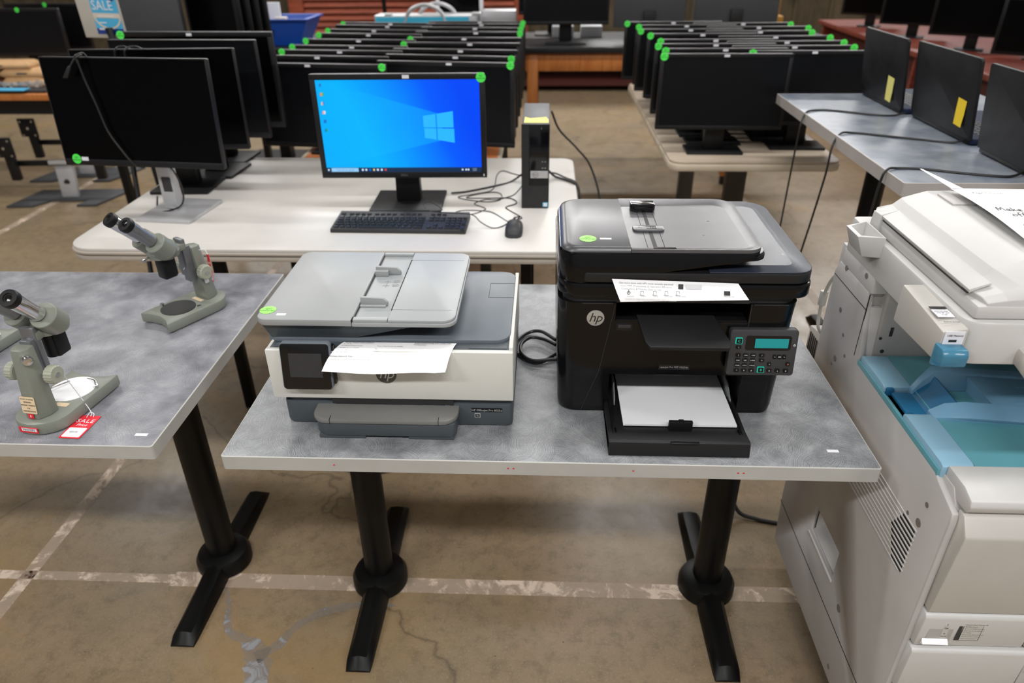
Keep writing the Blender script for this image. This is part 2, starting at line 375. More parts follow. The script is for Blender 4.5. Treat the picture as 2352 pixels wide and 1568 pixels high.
for i in range(34):
    z = .06+i*.07; b.prism([(WY1-.07, z), (WY1-.03, z+.055), (WY1-.02, z+.055), (WY1-.02, z)], 'x', -2.78, -.35)
d = struct('door_1', b, 'louver')
struct('trim_1', MB().box(-2.95, -2.78, WY1-.09, WY1-.005, 0, 2.6, .005).box(-.35, -.20, WY1-.09, WY1-.005, 0, 2.6, .005), 'louver')
def strip(name, x0, x1, y0, y1, mat='line'): struct(name, MB().box(x0, x1, y0, y1, 0.0002, .0011), mat)
strip('trim_2', -1.02, .86, 1.335, 1.385); strip('trim_3', -3.325, -3.275, .5, 8.5); strip('trim_4', 1.30, 1.345, 2.4, 8.5); strip('trim_5', -1.455, -1.415, .9, 8.5); strip('trim_6', -1.9, -1.02, 1.345, 1.375)
b = MB()
def blob(path, wid):
    P = smooth_path([(x, y, 0) for x, y in path], 5); L = []; Rr = []
    for i, p in enumerate(P):
        t_ = i/(len(P)-1); k = t_*(len(wid)-1); j = min(int(k), len(wid)-2); wd = wid[j]+(wid[j+1]-wid[j])*(k-j); wd *= random.uniform(.75, 1.25)
        dd = (P[min(i+1, len(P)-1)]-P[max(i-1, 0)]).normalized(); nn = Vector((-dd.y, dd.x, 0)); L.append(p+nn*wd); Rr.append(p-nn*wd)
    for i in range(len(P)-1): b.poly([Rr[i]+Vector((0, 0, .0008)), Rr[i+1]+Vector((0, 0, .0008)), L[i+1]+Vector((0, 0, .0008)), L[i]+Vector((0, 0, .0008))])
blob([(-.86, 1.34), (-.83, 1.28), (-.80, 1.20), (-.745, 1.17), (-.70, 1.13), (-.675, 1.05), (-.67, .95)], [.004, .006, .012, .014, .03, .035, .03])
blob([(-.70, 1.12), (-.655, 1.16), (-.63, 1.21), (-.58, 1.255), (-.50, 1.285), (-.38, 1.29)], [.02, .014, .01, .012, .012, .003])
struct('trim_7', b, 'filler')
# ceiling fixtures carry the lamps above
b = MB().box(-1.24, 1.24, -.19, .19, .02, .10, .01)
fx = thing('ceiling_light', 'ceiling light fixture, left in the first row counted from the camera side', 'ceiling light', (LIGHTS[0][0], LIGHTS[0][1], 4.38), 0, 'ceiling lights over the tables')
b.build('housing', 'label', fx)
MB().cyl((-.9, 0, .1), (-.9, 0, CH-4.38), .01, n=8).cyl((.9, 0, .1), (.9, 0, CH-4.38), .01, n=8).build('hanger', 'steel', fx)
for i, (lx, ly) in enumerate(LIGHTS[1:], 1): dup(fx, (lx, ly, 4.38), 0, 'ceiling light fixture, %s in the %s row counted from the camera side' % (('left', 'middle', 'right')[i % 3], ('first', 'second', 'third', 'fourth', 'fifth', 'sixth')[i//3]))

T = .715   # table height
# ---------------------------------------------------------------- pedestal tables
def t_base(b_or_none, x, y, parent, ztop, off):
    MB().cyl((x, y, .045), (x, y, ztop), .038, n=32).build('pole', 'iron', parent, off)
    b = MB()
    b.lathe([(.060, 0), (.074, .004), (.074, .030), (.066, .046), (.044, .055), (.039, .055)], (x, y, 0), (0, 0, 1), 36)
    for sg in (1, -1):
        secs = []
        for (yy, hw, hh) in ((.03, .034, .050), (.07, .034, .048), (.12, .034, .040), (.20, .033, .034), (.262, .032, .030), (.285, .030, .007)):
            prof = [(-hw, 0), (-hw*.97, hh*.45), (-hw*.62, hh*.86), (0, hh), (hw*.62, hh*.86), (hw*.97, hh*.45), (hw, 0)]
            secs.append([(x+px, y+sg*yy, pz) for px, pz in prof])
        b.loft(secs)
    b.build('foot', 'iron', parent, off)
def ped_table(label, x0, x1, y0, y1, top, edge, poles, ztop=T, thick=.03, r=.006):
    off = ((x0+x1)/2, (y0+y1)/2, 0); t_ = thing('pedestal_table', label, 'table', off)
    MB().prism(rrect(x0+.002, x1-.002, y0+.002, y1-.002, r), 'z', ztop-thick+.002, ztop).build('tabletop', top, t_, off)
    outer = rrect(x0, x1, y0, y1, r); inner = rrect(x0+.0025, x1-.0025, y0+.0025, y1-.0025, r*.8)
    b = bmesh.new(); n = len(outer)
    vs_ = [[b.verts.new((*p, z)) for p in P] for P, z in ((inner, ztop-thick), (outer, ztop-thick), (outer, ztop-.0005), (inner, ztop+.0004))]
    for i in range(n):
        for a, c in ((0, 1), (1, 2), (2, 3), (3, 0)): b.faces.new((vs_[a][i], vs_[a][(i+1) % n], vs_[c][(i+1) % n], vs_[c][i]))
    bmesh.ops.recalc_face_normals(b, faces=b.faces); MB().add(b).build('edge_band', edge, t_, off)
    for (px, py) in poles: t_base(None, px, py, t_, ztop-thick-.002, off)
    return t_, off
tA, oA = ped_table('grey brushed laminate table carrying the white and the black printer', -.597, .617, 1.026, 1.79, 'lam_grey', 'edge', ((-.436, 1.375), (.456, 1.38)))
MB().box(.535, .556, 1.072, 1.080, T, T+.0006).build('price_label', 'label', tA, oA)
b = MB()
for x in (-.385, -.06, -.05, .17, .36, .37): b.poly([(x, 1.0255, T-.016), (x+.004, 1.0255, T-.016), (x+.003, 1.0255, T-.013), (x, 1.0255, T-.0135)])
b.build('ink_marks', 'red', tA, oA)
tB, oB = ped_table('grey brushed laminate table carrying the microscopes', -1.95, -.739, 1.05, 1.845, 'lam_left', 'edge', ((-.897, 1.43), (-1.80, 1.43)))
MB().box(-.79, -.765, 1.083, 1.091, T, T+.0006).build('price_label', 'label', tB, oB)

# white folding table with the computer
off = (-.69, 2.54, 0); t_ = thing('folding_table', 'white laminate table holding the switched-on computer, keyboard and mouse', 'table', off)
WT = rrect(-1.505, .125, 2.02, 3.055, (.09, .05, .05, .09), 8)
MB().prism(WT, 'z', T-.012, T, .003).build('tabletop', 'white_top', t_, off)
b = MB(); b.prism(rrect(-1.509, .129, 2.016, 3.059, (.09, .05, .05, .09), 8), 'z', T-.022, T-.0115, .004); b.prism(rrect(-1.507, .127, 2.018, 3.057, (.09, .05, .05, .09), 8), 'z', T-.042, T-.026, .004); b.build('edge_band', 'cream_edge', t_, off)
MB().prism(rrect(-1.503, .123, 2.022, 3.053, (.09, .05, .05, .09), 8), 'z', T-.030, T-.018).build('edge_groove', 'cream_dark', t_, off)
for (lx, ly) in ((-1.10, 2.20), (-.055, 2.24), (-1.10, 2.90), (-.055, 2.90)): MB().box(lx-.018, lx+.018, ly-.018, ly+.018, 0, T-.042, .003).build('leg', 'iron', t_, off)
for lx in (-1.10, -.055): MB().box(lx-.018, lx+.018, 2.2, 2.92, T-.075, T-.043, .003).build('rail', 'iron', t_, off)

# beige wood-grain table at the right rear
off = (.89, 3.8, 0); t_ = thing('pedestal_table', 'pale wood-grain table under the right-hand group of monitors', 'table', off)
MB().prism(rrect(.535, 1.245, 3.005, 4.80, .05, 6), 'z', T-.012, T, .003).build('tabletop', 'beige_wood', t_, off)
MB().prism(rrect(.531, 1.249, 3.001, 4.804, .05, 6), 'z', T-.042, T-.0115, .006).build('edge_band', 'beige_edge', t_, off)
for ly in (3.35, 4.5):
    MB().box(.86, .95, ly-.03, ly+.03, .05, T-.045, .004).build('column', 'leg_taupe', t_, off); MB().box(.60, 1.20, ly-.035, ly+.035, .0, .05, .006).build('foot', 'leg_taupe', t_, off)
# orange table under the middle monitor rows
ZO = .64; off = (-.67, 4.0, 0); t_ = thing('low_table', 'orange laminate table under the two long rows of monitors', 'table', off)
MB().prism(rrect(-1.135, -.215, 3.085, 4.91, .02), 'z', ZO-.025, ZO, .002).build('tabletop', 'orange_lam', t_, off)
b = MB()
for x0, x1, y0, y1 in ((-1.150, -1.133, 3.088, 4.915), (-.217, -.200, 3.088, 4.915), (-1.150, -.2, 3.07, 3.087)): b.box(x0, x1, y0, y1, ZO-.028, ZO+.001, .002)
b.build('edge_band', 'beige_edge', t_, off)
for (lx, ly) in ((-1.08, 3.15), (-.27, 3.15), (-1.08, 4.84), (-.27, 4.84)): MB().box(lx-.025, lx+.025, ly-.025, ly+.025, 0, ZO-.027, .003).build('leg', 'leg_taupe', t_, off)
# tall blue-grey table with the laptops
ZL = .985
tC, oC = ped_table('tall blue-grey laminate table where the laptops stand', .935, 1.72, 1.85, 3.03, 'lam_blue', 'edge_warm', ((1.25, 2.69), (1.25, 2.12)), ZL, .036)
# black-topped lab bench behind, orange legs
off = (.6, 5.3, 0); t_ = thing('lab_bench', 'black-topped bench with orange wooden legs behind the monitor groups', 'bench', off)
MB().box(-.80, 1.95, 4.93, 5.75, .875, .91, .004).build('benchtop', 'blk_tex', t_, off)
b = MB().box(-.70, 1.85, 4.97, 5.0, .76, .874, .003).box(-.70, 1.85, 5.68, 5.71, .76, .874, .003); b.build('apron', 'oak', t_, off)
for (lx, ly) in ((-.08, 5.0), (1.27, 5.0), (-.62, 5.0), (-.08, 5.66), (1.27, 5.66)): MB().box(lx-.035, lx+.035, ly-.035, ly+.035, .06, .875, .004).cyl((lx, ly, 0), (lx, ly, .06), .03, n=16, mi=1).build('leg', ['oak', 'rubber'], t_, off)
# things under the bench in front of the back wall
off = (.6, 8.6, 0); t_ = thing('storage_shelf', 'low brown shelf unit standing along the back wall', 'shelf', off)
MB().box(-.4, 2.4, 8.35, 8.9, .36, .42).box(-.4, 2.4, 8.35, 8.9, .06, .12).box(-.4, -.34, 8.35, 8.9, 0, .42).box(2.34, 2.4, 8.35, 8.9, 0, .42).box(.9, .95, 8.36, 8.9, .1, .4).build('shelf_frame', 'desk_in', t_, off)
tag(MB().box(-.15, .35, 8.37, 8.42, .42, .47, .01).build('power_strip', 'paper2', None, (.1, 8.33, .2)), 'white power strip on the low brown shelf', 'power strip')

# ---------------------------------------------------------------- stickers, monitors
def sticker(parent, x, y, z, r=.016, ins=XF, text=True, mat='green', face=FRONT, squash=1.0, tilt=None):
    m = XF((x, y, z), *face); n = 24; b = MB()
    if tilt is not None: m = Matrix.Translation(tilt[1]) @ Matrix.Rotation(tilt[0], 4, 'X') @ Matrix.Translation(-Vector(tilt[1])) @ m
    b.loft([[(r*math.cos(2*math.pi*k/n), r*squash*math.sin(2*math.pi*k/n), h) for k in range(n)] for h in (0, .0005)], Mx=m)
    if text:
        b.text('QC', r*.5, m @ Matrix.Translation((0, r*.28, .0005)), 1); b.text('APPROVED', r*.38, m @ Matrix.Translation((0, -r*.22, .0005)), 1)
    return b.build('sticker', [mat, 'green_ink'], parent)
def make_monitor(name, label, w_, h_, zb, depth=.045, bez=.018, bezb=.02, base=(.26, .22), ysc=-.06, neckw=.085, tilt=0, mat='bezel', disp='display', screen=None, foot='blk_tex', neck='blk', stick=None, lab=None, xo=0, logo=False, led=False):
    """origin: centre of the foot on the table top; the screen faces local -Y"""
    t_ = thing(name, label, 'monitor'); piv = Vector((0, ysc, zb+h_*.5)); TM = Matrix.Translation(piv) @ Matrix.Rotation(-tilt, 4, 'X') @ Matrix.Translation(-piv)
    x0, x1 = xo-w_/2, xo+w_/2; z0, z1 = zb, zb+h_; yf, yb = ysc, ysc+depth
    b = MB(); b.prism(rrect(x0, x1, z0, z1, .004, 2), 'y', yf+.006, yf+.022, .002)
    for a in ((x0, x1, z1-bez, z1), (x0, x1, z0, z0+bezb), (x0, x0+bez, z0+bezb, z1-bez), (x1-bez, x1, z0+bezb, z1-bez)): b.box(a[0], a[1], yf, yf+.0065, a[2], a[3], .0012)
    b.loft([[(x0+.01, yf+.021, z0+.01), (x1-.01, yf+.021, z0+.01), (x1-.01, yf+.021, z1-.01), (x0+.01, yf+.021, z1-.01)], [(x0+w_*.2, yb, z0+h_*.16), (x1-w_*.2, yb, z0+h_*.16), (x1-w_*.2, yb, z1-h_*.2), (x0+w_*.2, yb, z1-h_*.2)]], bev=.004)
    b.bm.transform(TM); fr = b.build('frame', mat, t_)
    b = MB().box(x0+bez-.001, x1-bez+.001, yf+.003, yf+.0062, z0+bezb-.001, z1-bez+.001); b.bm.transform(TM)
    b.build('display', screen or disp, t_)
    b = MB(); b.loft([[(xo-neckw/2, -.01, .012), (xo+neckw/2, -.01, .012), (xo+neckw/2, .035, .012), (xo-neckw/2, .035, .012)], [(xo-neckw/2*.92, -.005, zb+h_*.45), (xo+neckw/2*.92, -.005, zb+h_*.45), (xo+neckw/2*.92, .025, zb+h_*.45), (xo-neckw/2*.92, .025, zb+h_*.45)]], bev=.004)
    b.build('neck', neck, t_)
    MB().prism(rrect(-base[0]/2, base[0]/2, -base[1]/2, base[1]/2, .006, 3), 'z', 0, .011, .002).build('foot', foot, t_)
    tl = (-tilt, piv)
    if stick:
        for sx, sz in stick: sticker(t_, sx, yf-.0002, sz, tilt=tl)
    if lab:
        b = MB()
        for lx, lz, wd, hd in lab: b.box(lx-wd/2, lx+wd/2, yf-.0006, yf, lz-hd/2, lz+hd/2)
        b.bm.transform(TM); b.build('price_label', 'label', t_)
    if logo:
        b = MB().text('DELL', .010, TM @ XF((xo, yf-.0002, z0+bezb*.5), *FRONT), 0, spacing=1.15); b.build('maker_mark', 'steel', t_)
    if led: b = MB().box(x1-.012, x1-.009, yf-.0006, yf, z0+.006, z0+.013); b.bm.transform(TM); b.build('power_light', 'white_glow', t_)
    return t_
# -- switched-on monitor
zb, mw, mh = .108, .572, .342
scr = wallpaper(0, zb+.020+(mh-.040)/2, mw-.036, mh-.040)
mon = make_monitor('computer_monitor', 'switched-on black monitor with a bright blue desktop on the white table', mw, mh, zb, screen=scr, stick=[(mw/2-.012, zb+mh-.012)], lab=[(.030, zb+mh-.009, .022, .011)], logo=True, led=True, base=(.25, .225), ysc=-.055, neckw=.088)
mon.location = (-.481, 2.467, T); mon.rotation_euler = (0, 0, R(1.2))
# marks on the picture: logo panes, icons, task bar
yf = -.055+.0025; L, Bm, W_, H_ = -(mw-.036)/2, zb+.020, mw-.036, mh-.040
def sp(u, v): return (L+u*W_, yf, Bm+v*H_)
b = MB()
for (a, c, lo0, hi0, lo1, hi1) in ((.645, .722, .503, .625, .500, .645), (.730, .832, .500, .647, .497, .675), (.648, .722, .385, .492, .365, .489), (.730, .835, .362, .489, .330, .486)): b.poly([sp(a, lo0), sp(c, lo1), sp(c, hi1), sp(a, hi0)])
b.build('window_logo', emissive('logo_light', srgb(40, 185, 255), 1.0), mon)
b = MB(); b.poly([sp(0, 0), sp(1, 0), sp(1, .052), sp(0, .052)]); b.build('task_bar', emissive('taskbar_dark', srgb(4, 42, 78), 1.0), mon)
yf -= .0003; b = MB()
b.poly([sp(.030, .005), sp(.205, .005), sp(.205, .048), sp(.030, .048)], 0)
for i, (u, c) in enumerate(((.232, 1), (.255, 1), (.280, 2), (.305, 3), (.33, 1), (.355, 1), (.38, 4))): b.poly([sp(u-.006, .015), sp(u+.006, .015), sp(u+.006, .038), sp(u-.006, .038)], c)
for u in (.012, .877, .90, .915): b.poly([sp(u-.005, .016), sp(u+.005, .016), sp(u+.005, .036), sp(u-.005, .036)], 1)
b.text('Type here to search', .0075, XF(sp(.12, .026), *FRONT), 5, ext=.00005)
b.text('9:41 AM', .004, XF(sp(.955, .035), *FRONT), 1, ext=.00005); b.text('3/2/2023', .004, XF(sp(.955, .017), *FRONT), 1, ext=.00005)
for k, cs in enumerate(((5,), (4, 3, 6), (3, 2), (7, 1), (2, 5), (2, 6))):
    u, v = .030, .955-k*.096
    for j, c in enumerate(cs): b.poly([sp(u-.010+j*.005, v-.018), sp(u+.004+j*.005, v-.018), sp(u+.008+j*.004, v+.016), sp(u-.006+j*.004, v+.018)], c)
    b.text('icon' if 0 else '-----', .004, XF(sp(u, v-.030), *FRONT), 5, ext=.00005)
b.build('desktop_icons', [emissive('search_box', srgb(150, 205, 245), 1), emissive('icon_white', srgb(220, 235, 255), 1), emissive('icon_blue', srgb(0, 110, 215), 1), emissive('icon_yellow', srgb(235, 210, 150), 1), emissive('icon_red', srgb(220, 80, 70), 1), emissive('icon_text', srgb(30, 120, 200), 1), emissive('icon_green', srgb(40, 170, 110), 1), emissive('icon_orange', srgb(240, 130, 50), 1)], mon)

# -- middle rows: two columns of nine
proto = make_monitor('row_monitor', '', .60, .352, .093, bez=.017, bezb=.02, base=(.25, .13), mat='bezel', disp='display2')
MB().box(-.012, .012, -.0607, -.06, .093+.352-.013, .093+.352-.004).build('price_label', 'label', proto)
st = sticker(proto, -.287, -.0605, .093+.352-.010)
ORD = ['front', 'second', 'third', 'fourth', 'fifth', 'sixth', 'seventh', 'eighth', 'rearmost']
A = [(3.15, .08), (3.37, .08), (3.54, .075), (3.70, .08), (3.93, .075), (4.17, .10), (4.36, .09), (4.57, .12), (4.71, .11)]
Bc = [(3.19, .10), (3.37, .12), (3.56, .09), (3.79, .06), (3.99, .05), (4.24, .05), (4.44, .07), (4.63, .05), (4.76, .04)]
AST = [.287, None, -.287, -.287, -.287, -.287, -.287, None, -.287]; BST = [.285, .285, None, -.285, -.285, .285, .285, .285, .285]
AL = [-.04, -.03, 0, .02, .0, .0, -.01, .03, .02]; BL = [.02, .03, .03, .05, .0, .04, .02, .04, .02]
first = True
for nm, rows, cx0, ST, LB in (('left', A, -.955, AST, AL), ('right', Bc, -.417, BST, BL)):
    for i, (y, dz) in enumerate(rows):
        lab = '%s monitor in the %s column of the long middle rows' % (ORD[i], nm)
        loc = (cx0-(.03 if nm == 'left' and i == 1 else 0), y+.06, ZO); rz = -dz/.6*.85
        if first: r = proto; r.location = loc; r.rotation_euler = (0, 0, rz); r['label'] = lab; r['group'] = 'monitors in the long middle rows'; first = False
        else: r = dup(proto, loc, rz, lab)
        for ch in [c for c in bpy.data.objects if c.parent == r]:
            if ch.name.startswith('sticker'):
                if ST[i] is None: bpy.data.objects.remove(ch)
                else: ch.location = (ST[i]+.287, 0, 0)
            elif ch.name.startswith('price_label'): ch.location = (LB[i], 0, 0)
# -- right group: two columns on the pale table
proto2 = make_monitor('group_monitor', '', .53, .302, .106, bez=.015, bezb=.016, base=(.24, .14), disp='display2')
MB().box(-.011, .011, -.0607, -.06, .106+.302-.012, .106+.302-.003).build('price_label', 'label', proto2)
sticker(proto2, -.252, -.0605, .106+.302-.010)
RL = [(3.118, .475, -.02), (3.27, .50, 0), (3.42, .49, .0), (3.57, .52, .0), (3.78, .50, .0), (3.97, .475, -.0), (4.15, .485, 0), (4.31, .44, 0)]
RR = [(3.195, .85, -.02), (3.345, .81, .01), (3.495, .82, .01), (3.675, .82, .01), (3.875, .80, 0), (4.06, .84, 0), (4.23, .80, 0)]
first = True
for nm, rows in (('left', RL), ('right', RR)):
    for i, (y, xl, dz) in enumerate(rows):
        lab = '%s monitor in the %s column on the pale right-hand table' % (ORD[i], nm)
        loc = (xl+.265, y+.06, T); rz = dz
        if first: r = proto2; r.location = loc; r.rotation_euler = (0, 0, rz); r['label'] = lab; r['group'] = 'monitors grouped on the pale table'; first = False
        else: r = dup(proto2, loc, rz, lab)
        flip = nm == 'right' and i > 0
        for ch in [c for c in bpy.data.objects if c.parent == r]:
            if ch.name.startswith('sticker'): ch.location = ((.504 if flip else 0), 0, 0)
# -- left group on the white table (nearest has the silver stand)
m1 = make_monitor('computer_monitor', 'big dark monitor on a silver stand with a cable hung over its top edge', .562, .335, .185, bez=.004, bezb=.020, base=(.20, .23), ysc=-.085, tilt=R(4), neckw=.052, mat='bezel', foot='silver', neck='silver', stick=[(-.262, .205)], lab=[(-.232, .206, .024, .012)], xo=-.026)
m1.location = (-1.275, 2.36, T); m1.rotation_euler = (0, 0, R(-6))
m1.children[-1]
b = MB().box(-.016-.02, .016-.02, -.0115, -.0102, .075, .125, .0004); b.build('neck_slot', 'darkgrey', m1)
b = MB()
b.tube([(-.16, -.088, .50), (-.163, -.092, .523), (-.155, -.083, .5295), (-.15, -.065, .528), (-.14, -.062, .50), (-.13, -.055, .44)], .0032)
b.tube([(-.145, -.083, .5285), (-.165, -.092, .518), (-.185, -.098, .495)], .003)
b.tube([(-.157, -.094, .515), (-.150, -.093, .45), (-.135, -.094, .38), (-.118, -.098, .30), (-.085, -.102, .24), (-.06, -.100, .20), (-.045, -.08, .180), (-.03, -.04, .185)], .0032)
b.tube([(-.03, -.04, .185), (.0, .0, .16), (.03, -.005, .09), (.02, -.02, .03), (-.06, -.03, .006), (-.10, .02, .006), (-.14, .09, .02)], .003)
b.loft([[(-.185+dx*.006-dz*.0, -.098+dy*.004, .497) for dx, dy, dz in ((-1, -1, 0), (1, -1, 0), (1, 1, 0), (-1, 1, 0))], [(-.208+dx*.009, -.100+dy*.006, .462) for dx, dy in ((-1, -1), (1, -1), (1, 1), (-1, 1))]], bev=.002)
c1 = b.build('signal_cable', 'rubber', None, (0, 0, 0)); c1.location = (-1.275, 2.36, T); c1.rotation_euler = (0, 0, R(-6)); tag(c1, 'black video cable with its plug hanging over the monitor with the silver stand', 'cable')
m2 = make_monitor('computer_monitor', 'dark borderless monitor on a black stand with two cable loops over its top', .575, .345, .16, bez=.004, bezb=.018, base=(.22, .20), ysc=-.06, tilt=R(3)); m2.location = (-1.37, 2.645, T); m2.rotation_euler = (0, 0, R(2))
c2 = MB().tube([(-.12, -.064, .48), (-.115, -.066, .50), (-.105, -.058, .512), (-.09, -.045, .512), (-.085, -.02, .50)], .003).tube([(-.085, -.064, .48), (-.08, -.066, .50), (-.07, -.056, .511), (-.05, -.045, .512), (-.04, -.02, .50)], .003).build('signal_cable', 'rubber', None, (0, 0, 0)); c2.location = (-1.37, 2.645, T); tag(c2, 'looped black cable hooked over the top of the second monitor on the left', 'cable')
m3 = make_monitor('computer_monitor', 'dark monitor third from the front in the left corner of the white table', .57, .355, .155, bez=.005, bezb=.022, base=(.22, .20), ysc=-.06, disp='display2'); m3.location = (-1.345, 2.845, T); m3.rotation_euler = (0, 0, R(-3))
m4 = make_monitor('computer_monitor', 'dark monitor with green sticker, rearmost of the left corner stack', .63, .365, .15, bez=.018, bezb=.022, base=(.24, .18), ysc=-.06, stick=[(-.305, .150+.365-.012)], lab=[(-.02, .150+.365-.010, .022, .01)]); m4.location = (-1.38, 3.07, T); m4.rotation_euler = (0, 0, R(-3))
m4.location.y = 3.045

# ---------------------------------------------------------------- computer, keyboard, mouse, cables
off = (-.028, 2.56, T); pc = thing('desktop_computer', 'small black desktop computer tower with a yellow note on top', 'computer', off)
x0, x1, y0, y1, z1 = -.075, .020, 2.413, 2.745, T+.291; RZ = R(1.0)
MB().box(x0+.002, x1, y0+.012, y1, T+.002, z1, .002).build('case', 'case', pc, off)
b = MB().box(x0, x1-.001, y0, y0+.0125, T+.001, z1-.0005, .002); b.build('front_panel', 'blk', pc, off)
b = MB().box(x0+.003, x0+.026, y0-.0012, y0+.002, T+.082, z1-.006).box(x0+.003, x1-.004, y0-.0012, y0+.002, T+.004, T+.082); b.build('grille', 'grille', pc, off)
MB().box(x0+.031, x1-.004, y0-.0018, y0+.002, T+.1085, T+.1335, .0004).build('badge_plate', 'silver', pc, off)
b = MB(); n = 28; cx, cz = x0+.048, T+.121
b.loft([[(cx+r*math.cos(2*math.pi*k/n), y0-.0022, cz+r*math.sin(2*math.pi*k/n)) for k in range(n)] for r in (.0098, .0088)], caps=False)
b.text('DELL', .0062, XF((cx, y0-.0019, cz), *FRONT), 0); b.text('OptiPlex 5050', .0042, XF((x1-.018, y0-.0002, z1-.006), *FRONT), 0)
b.build('maker_mark', 'ink', pc, off)
b = MB()
for dx in (-.006, .003): b.box(x1-.017+dx-.0028, x1-.017+dx+.0028, y0-.0006, y0+.001, T+.164, T+.180, .0003, 0).box(x1-.017+dx-.0024, x1-.017+dx+.0024, y0-.0012, y0, T+.164, T+.1665, 0, 1)
for dx in (-.006, .003): b.box(x1-.017+dx-.0028, x1-.017+dx+.0028, y0-.0006, y0+.001, T+.142, T+.158, .0003, 2).box(x1-.017+dx-.0024, x1-.017+dx+.0024, y0-.0012, y0, T+.142, T+.1445, 0, 1)
b.box(x1-.029, x1-.027, y0-.001, y0, z1-.018, z1-.010, 0, 1).box(x0+.0275, x1-.002, y0-.0008, y0+.002, T+.137, z1-.008, .0005, 0)
b.build('port_panel', ['blk_gloss', 'chrome', plastic('usb_blue', srgb(30, 90, 150), .4)], pc, off)
MB().box(x1-.021, x1-.003, y0-.0016, y0, T+.006, T+.022, .0004, 0).box(x1-.018, x1-.006, y0-.002, y0, T+.008, T+.020, 0, 1).build('maker_sticker', ['sky', 'label'], pc, off)
nt = MB(); nt.loft([[(x0+.008, 2.428, z1+.0006), (x1-.004, 2.428, z1+.0006), (x1-.005, 2.475, z1+.0008), (x1-.012, 2.498, z1+.004), (x0+.022, 2.490, z1+.001), (x0+.010, 2.499, z1+.004)], [(x0+.008, 2.428, z1+.001), (x1-.004, 2.428, z1+.001), (x1-.005, 2.475, z1+.0012), (x1-.012, 2.498, z1+.0045), (x0+.022, 2.490, z1+.0015), (x0+.010, 2.499, z1+.0045)]])
tag(nt.build('sticky_note', 'yellow', None, (-.03, 2.46, z1)), 'pale yellow note lying on top of the black computer tower', 'note')
# keyboard
KX, KY = -.468, 2.235; off = (KX, KY, T); kbd = thing('keyboard', 'black full-size keyboard on the white table before the lit monitor', 'keyboard', off, R(-.8))
MB().loft([[(-.222, -.073, .001), (.222, -.073, .001), (.222, .073, .001), (-.222, .073, .001)], [(-.221, -.072, .014), (.221, -.072, .014), (.221, .074, .024), (-.221, .074, .024)]], bev=.0025).build('keyboard_body', 'kb', kbd)
def zk(y): return .014+(y+.072)/.146*.010
rows_ = [(-.058, [.015, .0145, .0145, .0145, .108, .0145, .0145, .0145, .0265]), (-.0385, [.026]+[.0145]*10+[.0385]), (-.0195, [.021]+[.0145]*11+[.0265]), (0, [.0175]+[.0145]*12+[.0145+.0045]), (.0195, [.0145]*13+[.023])]
KL = []
for ry, ws in rows_:
    tot = sum(ws)+.0045*(len(ws)-1); sc = .290/tot; x = -.212
    for wd in ws: KL.append((x, ry, wd*sc, .0145)); x += (wd+.0045)*sc
fx_ = -.212
for k in range(13):
    if k in (1,): fx_ += .008
    if k in (5, 9): fx_ += .007
    KL.append((fx_, .046, .0145, .009)); fx_ += .0198
for c in range(3):
    for ry in (.0195, .0): KL.append((.093+c*.019, ry, .0145, .0145))
    KL.append((.093+c*.019, .046, .0145, .009)); KL.append((.093+c*.019, -.058, .0145, .0125))
KL.append((.112, -.0385, .0145, .0125))
for c in range(4):
    for r_ in range(5):
        if c == 3 and r_ in (1, 3): continue
        if r_ == 4 and c == 1: continue
        hh = .034 if c == 3 and r_ in (2, 4) else .0145; ww = .0335 if (c == 0 and r_ == 4) else .0145
        y = .0195-r_*.0195; KL.append((.152+c*.0175, y, ww*.93, hh))
keys = MB(); leg_ = MB()
for (x, y, wd, hd) in KL:
    z0 = zk(y)-.001; keys.loft([[(x, y-hd/2, z0), (x+wd, y-hd/2, z0), (x+wd, y+hd/2, z0), (x, y+hd/2, z0)], [(x+.0012, y-hd/2+.001, z0+.005), (x+wd-.0012, y-hd/2+.001, z0+.005), (x+wd-.0012, y+hd/2-.001, z0+.005), (x+.0012, y+hd/2-.001, z0+.005)]])
    if wd < .03 and hd > .012: leg_.box(x+.004, x+.008, y+.001, y+.004, z0+.005, z0+.0053)
keys.build('keys', 'key', kbd); leg_.build('key_legends', plastic('key_print', srgb(95, 110, 130), .6), kbd)
# mouse
off = (-.092, 2.185, T); ms = thing('computer_mouse', 'black corded mouse on the white table by the computer tower', 'mouse', off)
secs = []
for (y, hw, hh) in ((-.058, .012, .012), (-.052, .022, .020), (-.040, .028, .030), (-.015, .030, .037), (.015, .0295, .036), (.040, .028, .029), (.052, .025, .021), (.058, .016, .012)):
    secs.append([(hw*math.copysign(abs(math.cos(a))**.75, math.cos(a)), y, max(0, hh*max(0, math.sin(a))**.8)) if math.sin(a) > 0 else (hw*.92*math.cos(a), y, 0) for a in [2*math.pi*k/20 for k in range(20)]])
MB().loft(secs).build('mouse_body', 'kb', ms, sharp=60); MB().cyl((-.003, .036, .030), (.003, .036, .030), .007, n=16).build('wheel', 'blk', ms)
MB().box(-.0004, .0004, .02, .056, .026, .0345).build('button_seam', 'ink', ms)
